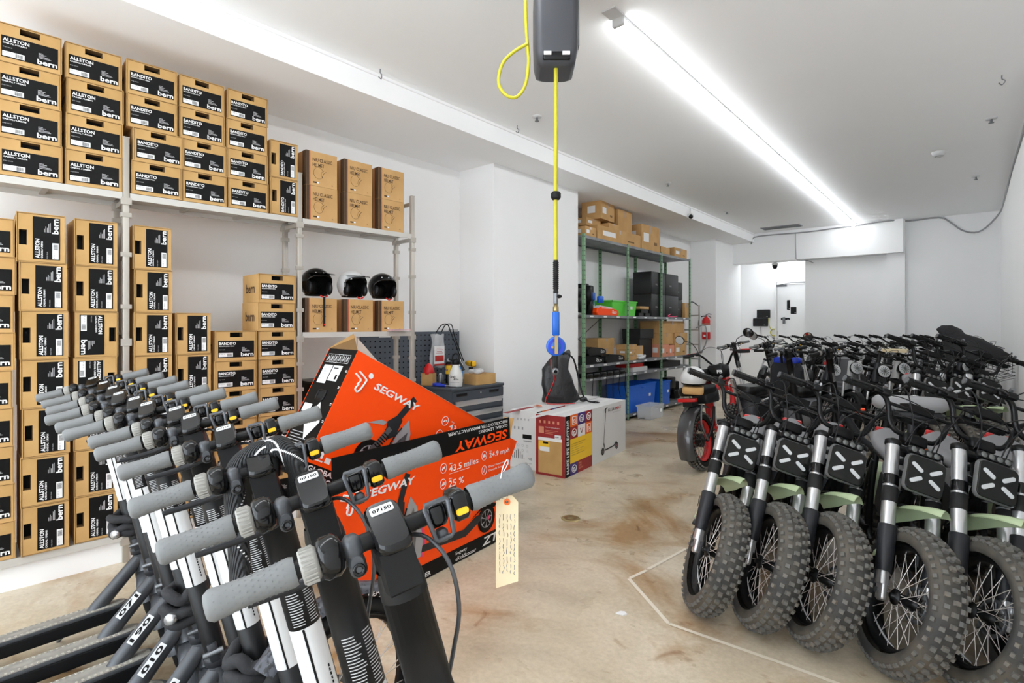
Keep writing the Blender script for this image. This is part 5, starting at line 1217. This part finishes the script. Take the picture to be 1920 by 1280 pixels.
def lump(name, label, cat, m, c, d, n=5, seed=1, group=None):
    random.seed(seed); g = MB()
    for k in range(n):
        g.rbox((random.uniform(-.3, .3) * d[0], random.uniform(-.35, .35) * d[1], d[2] * (.2 + .5 * k / n)), (d[0] * random.uniform(.35, .6), d[1] * random.uniform(.3, .5), d[2] * random.uniform(.3, .45)), m, r=.02, M=RZ(random.uniform(-.5, .5)))
    o = g.build(name, label=label, cat=cat, group=group); o.location = c; return o
lump('pouch_heap', 'heap of black pouches at the left end of the upper shelf', 'pouches', 'black', (-4.33, 6.70, zu), (.3, .36, .55), 8, 2)
lump('plastic_packet', 'crumpled bright blue plastic packet leaning by the left post', 'packet', 'blue_bin', (-4.25, 6.98, zu + .14), (.12, .30, .26), 3, 4)
def battery_case(label, m1, m2, M, group=None):
    t = thing('battery_case', label, 'battery', M, group)
    g = MB(); pts = [(-.30, 0), (.30, 0), (.32, .03), (.30, .075), (.16, .105), (-.22, .13), (-.31, .10), (-.33, .04)]
    g.prism(pts, -.05, .05, m1, M=frame((0, 0, 0), (0, 1, 0), (0, 0, 1)), ch=.012); g.build('shell', t)
    g = MB(frame((.051, 0, 0), (0, 1, 0), (0, 0, 1))); g.text('GLO', .10, .03, .14, .035, 'paper', h=.001); g.text('NIU', .10, .07, .05, .012, 'paper', h=.001)
    if m2: g.rect(-.20, .10, .30, .012, m2, h=.001)
    g.build('lettering', t); return t
battery_case('orange and white battery case on the upper rack shelf', 'orange_red', 'paper', T(-4.20, 7.18, zu + .001))
MB().prism([(-.30, 0), (.16, -.02), (.12, .022), (-.22, .045)], -.045, .045, 'white_p', M=frame((-4.20, 7.18, zu + .10), (0, 1, 0), (0, 0, 1)), ch=.008).build('battery_lid', bpy.data.objects['battery_case'], label='white upper lid').matrix_parent_inverse = T(4.20, -7.18, -zu - .001)
for i, (y, z, lab) in enumerate(((8.33, 0, 'dark charger brick'), (8.50, 0, 'dark flat case'), (8.42, .06, 'black controller'))):
    carton(y - .12, y + .12, zu + z, zu + z + .055, -4.18, -4.34, lab + (' lying left of the black tower', ' lying beside the black tower', ' stacked on others by the black tower')[i], m='black', prints=False, name='charger')
carton(8.30, 8.62, zu + .125, zu + .17, -4.20, -4.42, 'thin brown box on the chargers left of black tower', prints=False)
MB().tube([(-4.16, 9.3, zu + .015), (-4.18, 9.45, zu + .06), (-4.2, 9.6, zu + .07), (-4.18, 9.75, zu + .03), (-4.17, 9.6, zu + .012), (-4.16, 9.4, zu + .012)], .010, 'pink', closed=True, sub=3).build('red_strap', label='bundled pinkish red strap in front of the black tower', cat='strap', loc=(-4.18, 9.5, zu))
# middle shelf
zm = RZS['middle']
for i, (y, z, dx, lab) in enumerate(((6.72, 0, 0, 'black battery case, leftmost on the middle rack shelf'), (7.12, 0, -.16, 'black battery case at the back of the middle shelf'), (7.40, 0, 0, 'black battery case with white letters, front of middle shelf'), (7.0, .115, -.08, 'black battery case on top of the others, middle shelf'))):
    battery_case(lab, 'black', None, T(-4.20 + dx, y, zm + z + .002) @ RZ(.06 * (i - 1)), 'black battery cases on the middle rack shelf')
carton(7.22, 7.70, zm + .0, zm + .20, -4.36, -4.60, 'brown box behind the batteries, lower of two', prints=False)
carton(7.22, 7.72, zm + .202, zm + .36, -4.36, -4.60, 'brown box behind the batteries, upper of two', prints=False)
for k in range(3): carton(7.86, 8.14, zm + .085 * k, zm + .085 * k + .08, -4.18, -4.40, ('lowest', 'middle', 'uppermost')[k] + ' of three thin brown boxes beside the second green post', prints=(k == 1))
carton(8.20, 8.45, zm, zm + .22, -4.22, -4.48, 'open brown box between the thin boxes and black carton', prints=False)
carton(8.48, 8.95, zm, zm + .33, -4.30, -4.62, 'black carton on the middle rack shelf, lower', m='black_box', prints=False)
carton(8.46, 8.96, zm + .335, zm + .50, -4.28, -4.62, 'black carton on the middle rack shelf, upper', m='black_box', prints=False)
lump('white_packets', 'white plastic packets piled at the shelf front edge', 'packets', 'white_p', (-4.17, 8.30, zm + .002), (.14, .34, .10), 5, 9)
carton(9.04, 9.36, zm, zm + .22, -4.17, -4.40, 'small salmon pink box, left of the pair', m='pinkbox')
carton(9.38, 9.60, zm, zm + .20, -4.17, -4.38, 'small salmon pink box, right of the pair', m='pinkbox')
carton(9.62, 10.16, zm, zm + .22, -4.17, -4.52, 'brown carton by the last rack post, bottom of the pile', prints=True)
carton(9.10, 9.60, zm + .222, zm + .42, -4.20, -4.52, 'wide brown carton above the salmon boxes', prints=False)
carton(9.62, 10.20, zm + .222, zm + .42, -4.17, -4.52, 'brown carton by the last rack post, second of the pile', prints=True)
carton(9.08, 10.18, zm + .422, zm + .64, -4.22, -4.60, 'long flat brown carton topping the pile by last post', prints=False)
# lower shelf: flat chargers with hanging leads
zl = RZS['lower']
for i in range(6):
    y = 6.62 + i * .19; t = thing('flat_charger', 'flat black charger with its cord hanging over the shelf edge', 'charger', T(-4.20, y, zl + .002), 'flat black chargers on the lower rack shelf')
    MB().rbox((0, 0, .035), (.16, .15, .06), 'black', r=.012).build('housing', t); MB().tube([(.07, .03, .04), (.10, .04, .02), (.09, .04, -.2), (.10 + .01 * (i % 3), .05, -.34 - .03 * (i % 4))], .005, 'black', n=5, sub=3).build('cord', t)
carton(8.0, 8.5, zl, zl + .07, -4.17, -4.40, 'flat white packet on the lower rack shelf', m='white_p', prints=False)
carton(7.86, 8.4, zl + .072, zl + .13, -4.20, -4.42, 'red flat case on the lower rack shelf', m='red', prints=False)
carton(9.05, 9.9, zl, zl + .10, -4.18, -4.50, 'long black case on the lower rack shelf', m='black', prints=False)
zb = RZS['bottom']
bin_('storage_tote', 'blue_bin', 'large blue plastic tote, left of the two under the rack', 'bin', 7.82, 8.80, -4.58, -4.16, zb, .44, .92)
bin_('storage_tote', 'blue_bin', 'blue plastic tote right of the larger one under the rack', 'bin', 9.02, 9.42, -4.56, -4.17, zb, .42, .94)
bin_('storage_tote', 'clear', 'small clear plastic tote in front of the blue one', 'bin', 7.98, 8.46, -4.10, -3.86, .0, .22, .92)
lump('tool_cases', 'black tool cases piled under the right end of the rack', 'cases', 'black', (-4.33, 9.85, zb), (.35, .6, .55), 7, 12)
MB().tube([(-4.05, 8.05, .006), (-3.95, 8.1, .006), (-4.0, 8.25, .006), (-3.9, 8.2, .006), (-4.02, 7.9, .03)], .006, 'black', n=5, sub=3).build('floor_cable', label='thin black cable lying on the floor by the clear tote', cat='cable', loc=(-4.0, 8.1, 0))
# ladder and fire extinguisher by the far pillar
ld = thing('step_ladder', 'folded grey aluminium ladder leaning beside the rack end', 'ladder', T(-4.30, 10.75, 0))
for s in (0, 1):
    MB().box((-.16 + s * .32, s * .0, .95), (.03, .06, 1.9), 'alu').build('rail', ld)
for k in range(6): MB().box((0, 0, .25 + k * .29), (.30, .07, .025), 'alu').build('rung', ld)
MB().tube([(-.1, 0, 1.9), (.0, .0, 1.98), (.12, 0, 1.9)], .012, 'dull_metal', sub=3).tube([(.1, -.04, 1.45), (.3, -.08, 1.5), (.32, -.06, 1.2), (.2, -.04, .95)], .012, 'grey_p', sub=3).build('hoop', ld)
fe = thing('fire_extinguisher', 'red fire extinguisher mounted on the far white pillar', 'fire extinguisher', T(-4.33, 11.60, 1.20))
MB().lathe([(.001, 0), (.075, .003), (.085, .02), (.085, .40), (.07, .44), (.035, .475), (.025, .49)], 'red', n=24).build('cylinder', fe)
MB().lathe([(.0858, .16), (.0858, .31)], 'paper', n=24).lathe([(.0864, .325), (.0864, .345)], 'green_paint', n=24).box((0, -.086, .08), (.045, .002, .045), 'paper').build('label_band', fe)
MB().cyl((0, 0, .48), (0, 0, .52), .02, 'dull_metal').tube([(0, 0, .525), (.06, -.01, .55), (.12, -.01, .54)], .010, 'dull_metal').tube([(0, 0, .505), (.06, -.01, .50), (.11, -.01, .47)], .008, 'dull_metal').build('valve', fe)
MB().tube([(0, 0, .50), (-.10, 0, .49), (-.16, 0, .40), (-.15, -.02, .22), (-.12, -.02, .05)], .011, 'black', sub=3).build('hose', fe)
MB().box((0, .088, .25), (.06, .02, .4), 'dull_metal').build('wall_bracket', fe)
# boxes and leads on the wall of the far recess
YW = 14.3
def wallbox(x, z, w_, h, label, name='wall_unit', m='black', d=.06):
    MB().rbox((0, 0, 0), (w_, d, h), m, r=.012, axis='y').box((w_ * .3, -d / 2 - .002, -h * .35), (.03, .004, .012), 'paper_grey').build(name, label=label, cat='device').location = (x, YW - d / 2, z)
wallbox(-3.90, 1.79, .30, .20, 'upper black flat box on the recess wall'); wallbox(-3.97, 1.58, .34, .20, 'lower black flat box on the recess wall')
wallbox(-3.33, 1.99, .07, .24, 'narrow black handset on the recess wall', 'wall_phone'); wallbox(-3.22, 1.86, .13, .17, 'square black unit beside the wall handset')
wallbox(-3.40, 1.66, .20, .05, 'small black power strip on the recess wall', 'power_strip')
wallbox(-3.66, 1.36, .17, .24, 'pale grey junction panel behind the yellow cable coil', 'junction_panel', 'wall', .03)
MB().tube([(-3.66 + .075 * math.cos(a * PI / 8), YW - .05, 1.33 + .085 * math.sin(a * PI / 8)) for a in range(16)], .012, 'hose', closed=True).tube([(-3.78, YW - .03, 1.70), (-3.77, YW - .03, 1.5), (-3.72, YW - .04, 1.40)], .009, 'hose', sub=2).build('cable_coil', label='coil of yellow cable on the recess wall', cat='cable', loc=(-3.66, YW - .05, 1.33))
MB().tube([(-3.40, YW - .02, 1.64), (-3.36, YW - .02, 1.5), (-3.42, YW - .02, 1.35), (-3.5, YW - .02, 1.22)], .007, 'black', sub=3).tube([(-3.33, YW - .02, 1.86), (-3.30, YW - .02, 1.6), (-3.24, YW - .02, 1.5), (-3.25, YW - .02, 1.3), (-3.45, YW - .02, 1.18), (-3.7, YW - .02, 1.2)], .007, 'black', sub=3).tube([(-3.97, YW - .02, 1.47), (-3.95, YW - .02, 1.15)], .006, 'black').build('wall_cables', label='black leads dangling from the units on the recess wall', cat='cable', loc=(-3.4, YW - .02, 1.5))
mat('fender', (.05, .05, .053), .22, coat=.4)
# ================================================================== the crowd of electric bikes behind
def handlebar(S, t, half=.34, z=.9, back=.06, m='black', gm='rubber', lever='black', mirror=False, dip=.05):
    g = MB(S); g.tube([(-half, -back, z), (-half * .55, -back * .4, z), (-.09, 0, z - dip), (0, 0, z - dip), (.09, 0, z - dip), (half * .55, -back * .4, z), (half, -back, z)], .0125, m, n=8, sub=3).cyl((0, 0, z - dip - .12), (0, 0, z - dip + .01), .018, m); g.build('handlebar', t)
    for s in (-1, 1):
        MB(S).cyl((s * (half - .12), -back * .75, z), (s * (half + .004), -back, z), .0175, gm, n=12).build('grip', t)
        g = MB(S); g.rbox((s * (half - .155), -back * .5 + .01, z), (.045, .035, .035), 'black', r=.01).tube([(s * (half - .16), .01, z - .01), (s * (half - .11), .05, z - .015), (s * (half - .01), .035, z - .015)], .006, lever, n=6, sub=2).box((s * (half - .20), .0, z + .02), (.03, .03, .02), 'dull_metal'); g.build('brake_lever', t)
        MB(S).tube([(s * (half - .17), .03, z), (s * .12, .12, z + .02), (0, .14, z - .06), (0, .06, z - .22)], .003, 'black', n=5, sub=4).build('cable', t)
    if mirror:
        for s in (-1, 1) if mirror == 2 else (-1,):
            MB(S).tube([(s * (half - .17), 0, z), (s * (half - .12), .02, z + .13), (s * (half - .02), .02, z + .17)], .0045, 'black', n=6, sub=2).lathe([(.001, -.006), (.052, -.006), (.058, 0), (.052, .006)], 'black', p=(s * (half + .02), .02, z + .19), ax=(0, 1, 0), n=20).lathe([(.050, -.0075), (.001, -.0078)], 'mirror', p=(s * (half + .02), .02, z + .19), ax=(0, 1, 0), n=20).build('mirror', t)
def city_bike(label, head='white_p', lamp=True, basket=False, seat='black', fend='black', bar_h=.86, light_panel=False, pannier=False):
    t = thing('electric_bike', label, 'bicycle', None, 'electric bikes crowded at the back of the room')
    base = T(0, 0, .335) @ RX(R(22)) @ T(0, -.03, 0); S = base @ RZ(R(22)); HBm = T(0, .03, 0)
    full_wheel(S @ HBm, t, r=.335, w=.062, rim=.272, knobs=False, refl=False, mt='rubber', th=.0014)
    g = MB(S)
    for s in (-1, 1): g.cyl((s * .055, .03, 0), (s * .06, .01, .26), .017, 'black', n=10).cyl((s * .06, .01, .24), (s * .06, 0, .46), .014, 'alu', n=10)
    g.rbox((0, 0, .47), (.16, .05, .04), 'black', r=.015); g.build('fork', t)
    g = MB(S @ HBm); vs = []
    for i in range(13):
        a = R(20 + i * 12)
        for x in (-.034, 0, .034): vs.append((x, .352 * math.cos(a) * (1 if x else 1.01), .352 * math.sin(a) * (1 if x else 1.015)))
    g.add(vs, [(3 * i + k, 3 * i + 3 + k, 3 * i + 4 + k, 3 * i + 1 + k) for i in range(12) for k in range(2)], fend, True); g.build('mudguard', t)
    ht, hb = base @ Vector((0, 0, .72)), base @ Vector((0, 0, .50))
    g = MB(); g.cyl(hb, ht, .034, head, n=16).cyl(hb - Vector((0, -.004, .01)), hb, .036, 'black', n=14); g.build('head_tube', t)['label'] = 'pale head tube' if head == 'white_p' else 'dark head tube'
    g = MB(); g.tube([ht + Vector((0, -.03, -.06)), Vector((0, -.42, .62)), Vector((0, -.60, .50)), Vector((0, -.68, .33))], .028, head if light_panel else 'char', n=10, sub=3).tube([Vector((0, -.66, .33)), Vector((0, -.80, .82))], .019, 'char', n=10)
    for s in (-1, 1): g.tube([Vector((0, -.68, .33)), Vector((s * .06, -.85, .33)), Vector((s * .065, -1.14, .335))], .012, 'char', n=8, sub=2).tube([Vector((0, -.76, .70)), Vector((s * .065, -1.14, .335))], .010, 'char', n=8)
    g.build('frame', t)
    g = MB(); g.rbox((0, -.44, .50), (.09, .36, .15), 'char', r=.03, axis='x', M=T(0, -.44, .5) @ RX(R(20)) @ T(0, .44, -.5)); g.build('battery', t)
    g = MB(); g.lathe([(.001, -.03), (.05, -.02), (.09, 0), (.105, .02), (.085, .035), (.001, .04)], seat, p=(0, -.86, .88), n=16).rbox((0, -.74, .895), (.07, .16, .035), seat, r=.03).cyl((0, -.80, .80), (0, -.81, .88), .015, 'dull_metal'); g.build('seat', t)
    full_wheel(T(0, -1.14, .335), t, r=.335, w=.062, rim=.272, knobs=False, refl=False, mt='rubber', th=.0014)
    if lamp:
        g = MB(S); g.lathe([(.001, -.06), (.05, -.05), (.07, -.01), (.075, .01), (.07, .02)], 'black', p=(0, .12, .60), ax=(0, 1, 0), n=22).box((0, .05, .60), (.04, .1, .03), 'black'); l = g.build('headlamp', t)
        g = MB(S); g.lathe([(.068, .019), (.05, .026), (.001, .03)], 'lens', p=(0, .12, .60), ax=(0, 1, 0), n=22)
        for a in range(6): g.box((0, 0, 0), (.10, .003, .006), 'lens_dim', M=T(0, .149, .60) @ RY(a * PI / 6))
        g.build('lens', l)
    handlebar(S, t, z=bar_h + .02)
    MB(S).rbox((0, .02, bar_h), (.08, .05, .012), 'gloss', r=.012).build('display', t)
    if basket:
        g = MB(S)
        for k in range(6):
            g.tube([(-.17, .08, .50 + k * .04), (.17, .08, .50 + k * .04), (.17, .34, .50 + k * .04), (-.17, .34, .50 + k * .04)], .003, 'black', n=4, closed=True)
        for k in range(9):
            x = -.17 + k * .0425; g.cyl((x, .34, .50), (x, .34, .70), .0025, 'black', n=4).cyl((x, .08, .50), (x, .34, .50), .0025, 'black', n=4)
        g.build('basket', t)
    if pannier: MB().rbox((0, -1.0, .80), (.24, .34, .20), 'black', r=.03).build('rear_bag', t)
    MB().tube([(-.03, -.70, .30), (-.10, -.74, .15), (-.17, -.76, .02)], .009, 'dull_metal', n=6).build('kickstand', t)
    return t
cbA = city_bike('x', 'white_p', light_panel=True); cbB = city_bike('x', 'char', basket=False); cbC = city_bike('x', 'dull_metal', lamp=False, basket=True, pannier=True)
protos = {'A': [cbA, 0], 'B': [cbB, 0], 'C': [cbC, 0]}
def put_city(k, x, y, label, psi=-168, phi=9, s=1.06):
    p = protos[k]; o = p[0] if p[1] == 0 else copy_tree(p[0]); p[1] += 1
    o.matrix_world = T(x, y, 0) @ RZ(R(psi + jit(3))) @ RY(-R(phi + jit(2))) @ Matrix.Scale(s, 4); o['label'] = label; return o
B1 = [('B', -1.42, 7.35, 'dark framed electric bike behind the leftmost fat-tyre bikes'), ('A', -1.22, 7.75, 'pale framed electric bike with round lamp, leftmost of the lamps'), ('B', -.98, 7.6, 'dark electric bike with round lamp, second of the round lamps'),
      ('A', -.80, 8.15, 'pale framed electric bike, round lamp just right of the folded kick scooter'), ('C', -.60, 8.75, 'electric bike with wire front basket in the middle crowd'), ('A', -.40, 8.95, 'pale framed electric bike above the second row lamps'),
      ('B', -.18, 8.9, 'dark electric bike left of the black rain cover'), ('C', .02, 8.95, 'electric bike with wire basket beside the right wall')]
for k, x, y, l in B1: put_city(k, x, y, l)
B2 = [('B', -1.62, 10.6, 'far dark electric bike left of the light wall panel edge'), ('C', -1.40, 10.8, 'far electric bike with basket in front of the wall panel'), ('B', -1.16, 10.9, 'far dark electric bike, middle of the wall panel'),
      ('A', -.94, 11.0, 'far pale electric bike nearest the column left edge'), ('B', -.72, 11.1, 'far dark electric bike directly before the column'), ('C', -.48, 11.1, 'far electric bike with basket right of the column'),
      ('A', -.26, 11.2, 'far pale electric bike left of the right corner'), ('B', -.03, 11.1, 'far dark electric bike in the right corner')]
for k, x, y, l in B2: put_city(k, x, y, l, phi=11, s=1.10)
B3 = [('B', -2.05, 10.4, 'dark electric bike standing behind the silver-gripped scooters'), ('C', -2.38, 10.9, 'electric bike with basket before the recess right edge'), ('B', -2.75, 11.2, 'dark electric bike right below the recess opening'), ('A', -3.25, 11.3, 'pale electric bike at the left by the far pillar')]
for k, x, y, l in B3: put_city(k, x, y, l, psi=170 if k != 'C' else -175, s=1.08)
# black rain cover thrown over the bikes at the right
m = MB(); random.seed(11); n = 16; vs = []
for j, (z, a, b, ox) in enumerate(((0, .30, .24, .05), (.12, .34, .24, .03), (.22, .28, .18, -.03), (.30, .22, .14, -.10), (.37, .15, .12, -.19), (.43, .13, .11, -.24), (.48, .06, .05, -.25))):
    for i in range(n):
        t_ = 2 * PI * i / n; q = 1 + random.uniform(-.12, .12); vs.append((ox + a * q * math.cos(t_), b * q * math.sin(t_), z))
m.add(vs, [(j * n + i, j * n + (i + 1) % n, (j + 1) * n + (i + 1) % n, (j + 1) * n + i) for j in range(6) for i in range(n)], 'cloth', True); m.add(vs, [tuple(range(n - 1, -1, -1)), tuple(6 * n + i for i in range(n))], 'cloth')
m.M = I4
for q_ in m.v: q_.x *= .86; q_.y *= .75; q_.z *= .92
m.build('rain_cover', label='black fabric rain cover heaped over the bikes by the right wall', cat='cover').location = (.0, 8.5, 1.06)
carton(8.3, 8.55, 1.16, 1.20, -.60, -.86, 'tan paper envelope balanced on the bikes at the far middle', m='tag_paper', prints=False, name='envelope')
# dark kick scooters with black grips in the middle
kd = make_kick_scooter('rubber', 'matte_black'); kl = [kd]
for i, (x, y, ps, lab) in enumerate(((-1.40, 6.35, 24, 'dark kick scooter with black grips, front of the middle pair'), (-1.08, 6.75, 30, 'dark kick scooter with black grips, rear of the middle pair'))):
    o = kd if i == 0 else copy_tree(kd); o.matrix_world = T(x, y, 0) @ RZ(R(-38 + ps)) @ RY(-R(5)); tag(o, lab, 'scooter', 'black-gripped kick scooters in the middle')
for i, (x, y, lab) in enumerate(((-2.55, 8.25, 'light-gripped kick scooter in the back crowd, leftmost'), (-2.18, 8.55, 'light-gripped kick scooter in the back crowd, second'), (-2.35, 9.35, 'light-gripped kick scooter in the back crowd, farthest left'), (-1.95, 9.5, 'light-gripped kick scooter in the back crowd, farthest right'), (-1.72, 8.1, 'light-gripped kick scooter in the back crowd, rightmost'))):
    o = copy_tree(ks); o.matrix_world = T(x, y, 0) @ RZ(R(-30 + jit(4))) @ RY(-R(8)); tag(o, lab, 'scooter', 'light-gripped kick scooters in the back crowd')

# ---- red moped bike seen from behind, white helmet on its rack
mp = thing('electric_moped', 'red framed electric moped seen from behind, fat red-rimmed rear wheel', 'moped', T(-2.12, 5.60, 0) @ RZ(R(-2)) @ RY(R(-7)))
full_wheel(T(0, 0, .305), mp, r=.305, w=.10, rim=.205, rim_m='red', sp='dull_metal', refl=False, mt='rubber', motor=True)
g = MB(T(0, 0, .305)); vs = []
for i in range(17):
    a = R(60 + i * 9)
    for x in (-.085, -.07, 0, .07, .085): rr = .345 + (.0 if abs(x) > .08 else .018) + (.012 if x == 0 else 0); vs.append((x, rr * math.cos(a), rr * math.sin(a)))
fs = [(5 * i + k, 5 * i + 5 + k, 5 * i + 6 + k, 5 * i + 1 + k) for i in range(16) for k in range(4)]
g.add(vs, fs, 'fender', True); g.add([(a, b * .985, c * .985) for a, b, c in vs], [f[::-1] for f in fs], 'black', True); g.build('rear_mudguard', mp)['label'] = 'broad glossy black mudguard'
g = MB()
for s in (-1, 1): g.tube([(s * .08, 0, .305), (s * .085, .18, .45), (s * .07, .30, .62)], .016, 'black', sub=2).tube([(s * .10, -.02, .32), (s * .10, -.14, .50), (s * .09, -.05, .68)], .010, 'dull_metal', sub=2)
g.build('swing_arm', mp)
g = MB(); g.tube([(0, .30, .40), (0, .42, .72), (0, .60, .80), (0, .95, .88)], .035, 'red', n=10, sub=3).tube([(0, .32, .40), (0, .75, .30), (0, 1.0, .50), (0, 1.08, .80)], .034, 'red', n=10, sub=3).box((0, .36, .56), (.09, .05, .30), 'red').box((.052, .36, .56), (.004, .03, .26), 'white_p'); g.build('frame', mp)
MB().rbox((0, .10, .82), (.22, .55, .09), 'black', r=.05, axis='z').rbox((0, .28, .74), (.18, .34, .14), 'char', r=.03).build('seat', mp)
MB().rbox((0, -.18, .74), (.20, .05, .035), 'red', r=.012).box((0, -.12, .70), (.10, .14, .05), 'black').build('tail_light', mp)
S = T(0, 1.12, .305) @ RX(R(24)); g = MB(S)
for s in (-1, 1): g.cyl((s * .08, 0, 0), (s * .08, 0, .62), .022, 'alu', n=10)
g.cyl((0, -.02, .50), (0, -.02, .74), .03, 'red'); g.build('fork', mp)
full_wheel(S, mp, r=.305, w=.10, rim=.205, rim_m='red', sp='dull_metal', refl=False, mt='rubber')
handlebar(S, mp, half=.38, z=.98, back=.05, lever='red', mirror=2, dip=.16)
g = MB(); g.rbox((0, .72, .98), (.20, .20, .15), 'black', r=.04).rbox((-.16, .55, .92), (.18, .28, .20), 'black', r=.05); g.text('FB', 0, 0, .06, .04, 'paper', M=frame((.02, .619, .96), (1, 0, 0), (0, 0, 1))); g.build('storage_box', mp)
wh = thing('motorcycle_helmet', 'glossy white helmet sitting on the red moped rack', 'helmet', T(-2.13, 5.36, .875) @ RZ(R(20)))
g = MB(); n = 24; vs = []
for j in range(12):
    v = R(1 + 107 * j / 11)
    for i in range(n): u2 = 2 * PI * i / n; vs.append((.125 * math.sin(v) * math.sin(u2), .155 * math.sin(v) * math.cos(u2), .09 + .125 * math.cos(v)))
g.add(vs, [(j * n + i, (j + 1) * n + i, (j + 1) * n + (i + 1) % n, j * n + (i + 1) % n) for j in range(11) for i in range(n)], 'white_p', True); g.build('shell', wh)
g = MB()
for (x, y, z) in ((.04, -.115, .15), (.075, -.10, .13), (.06, .0, .20)): g.rbox((x, y, z), (.03, .012, .008), 'ink', r=.003)
g.build('vent', wh); MB().lathe([(.10, .03), (.118, .045), (.10, .06)], 'black', n=20).build('padding', wh)
MB().rbox((0, -.02, -.02), (.20, .24, .07), 'kraft_mid', r=.03).build('chin_strap', wh)

# ---- seated scooter with blue front shield and big grey panels
bs = thing('seated_scooter', 'black seated electric scooter with bright blue cowl', 'moped', T(-2.02, 7.0, 0) @ RZ(R(-8)))
full_wheel(T(0, 0, .22), bs, r=.22, w=.09, rim=.13, knobs=False, refl=False, mt='rubber'); full_wheel(T(0, 1.25, .22), bs, r=.22, w=.09, rim=.13, knobs=False, refl=False, mt='rubber')
g = MB(); g.prism([(-.17, .30), (.17, .30), (.22, .62), (.21, .92), (.16, 1.02), (-.16, 1.02), (-.21, .92), (-.22, .62)], 0, .09, 'char', M=frame((0, 1.02, 0), (1, 0, 0), (0, 0, 1)), ch=.03); g.build('leg_shield', bs)
g = MB(); g.rbox((0, 1.0, 1.03), (.34, .14, .09), 'bright_blue', r=.04, axis='z'); g.build('cowl', bs)['label'] = 'bright blue cowl'
MB().lathe([(.018, 0), (.024, .004), (.018, .008)], 'alu', p=(.06, .925, .88), ax=(0, -1, 0)).cyl((.06, .92, .86), (.06, .91, .80), .006, 'alu').build('key', bs)
g = MB(); g.rbox((0, .05, .45), (.34, .75, .36), 'char', r=.10, axis='x').rbox((0, .60, .24), (.32, .60, .08), 'black', r=.03); g.build('body', bs)
MB().rbox((0, .0, .72), (.28, .68, .12), 'black', r=.10, axis='z').build('seat', bs)
for s in (-1, 1): MB().tube([(s * .19, .35, .45), (s * .19, .1, .62), (s * .19, -.2, .62)], .014, 'alu', sub=3).build('side_rail', bs)
handlebar(T(0, 1.08, .05) @ RX(R(15)), bs, half=.33, z=1.16, back=.04, mirror=2, lever='orange_red')
gs = thing('seated_scooter', 'grey panelled seated electric scooter behind the blue-cowled one', 'moped', T(-1.55, 7.55, 0) @ RZ(R(-14)))
full_wheel(T(0, 0, .22), gs, r=.22, w=.09, rim=.13, knobs=False, refl=False, mt='rubber'); full_wheel(T(0, 1.2, .22), gs, r=.22, w=.09, rim=.13, knobs=False, refl=False, mt='rubber')
g = MB(); g.prism([(-.17, .25), (.17, .25), (.22, .60), (.20, 1.0), (.10, 1.08), (-.10, 1.08), (-.20, 1.0), (-.22, .60)], 0, .08, 'seat', M=frame((0, 1.0, 0), (1, 0, 0), (0, 0, 1)), ch=.03)
for k in range(3): g.box((0, .91, .62 + k * .06), (.26, .01, .018), 'grey_p')
g.build('leg_shield', gs); MB().rbox((0, .05, .45), (.32, .72, .34), 'seat', r=.10, axis='x').rbox((0, .58, .24), (.32, .60, .08), 'black', r=.03).build('body', gs); MB().rbox((0, .0, .70), (.27, .64, .12), 'black', r=.10).build('seat', gs)
for s in (-1, 1): MB().tube([(s * .20, .93, .30), (s * .23, .93, .62), (s * .21, .93, .96)], .009, 'alu', sub=3).build('chrome_edge', gs)
handlebar(T(0, 1.05, .05) @ RX(R(15)), gs, half=.33, z=1.14, back=.04, mirror=1)
# red step scooter frames with orange cables and small red extinguisher
fx = thing('bottle_extinguisher', 'small red extinguisher bottle standing up among the bikes', 'extinguisher', T(-1.56, 8.95, .70))
MB().lathe([(.001, 0), (.055, 0), (.06, .01), (.06, .26), (.04, .30), (.018, .32)], 'red', n=16).build('cylinder', fx); MB().cyl((0, 0, .31), (0, 0, .37), .018, 'dull_metal').box((0, -.03, .37), (.03, .08, .015), 'alu').build('valve', fx)
MB().rbox((0, 0, .35), (.3, .3, .7), 'black', r=.03).build('luggage_box', label='black box among the bikes carrying the small red bottle', cat='box').location = (-1.56, 8.95, 0)
# folded grey kick scooters lying behind the front row
for i, (x, y, z, lab) in enumerate(((-.34, 4.72, .52, 'light grey padded long seat of a low bike behind front row'),)):
    lb = thing('long_seat_bike', 'low grey bike with long padded seat behind the front row', 'bicycle', T(x, y + .2, 0) @ RZ(R(95)))
    MB().rbox((0, 0, .93), (.24, .46, .09), 'seat_light', r=.11, axis='z').build('seat', lb); MB().rbox((0, .0, .84), (.18, .40, .08), 'char', r=.04).tube([(0, .4, .80), (0, .2, .55), (0, -.3, .50), (0, -.5, .34)], .03, 'char', sub=3).tube([(0, .4, .80), (0, .60, .34)], .025, 'char').build('frame', lb)
    full_wheel(T(0, .62, .28), lb, r=.28, w=.10, rim=.19, knobs=False, refl=False, mt='rubber'); full_wheel(T(0, -.52, .28), lb, r=.28, w=.10, rim=.19, knobs=False, refl=False, mt='rubber')
    MB().box((.10, -.1, .62), (.02, .10, .10), 'orange').box((-.10, .3, .86), (.05, .06, .04), 'orange_red').build('reflector', lb)
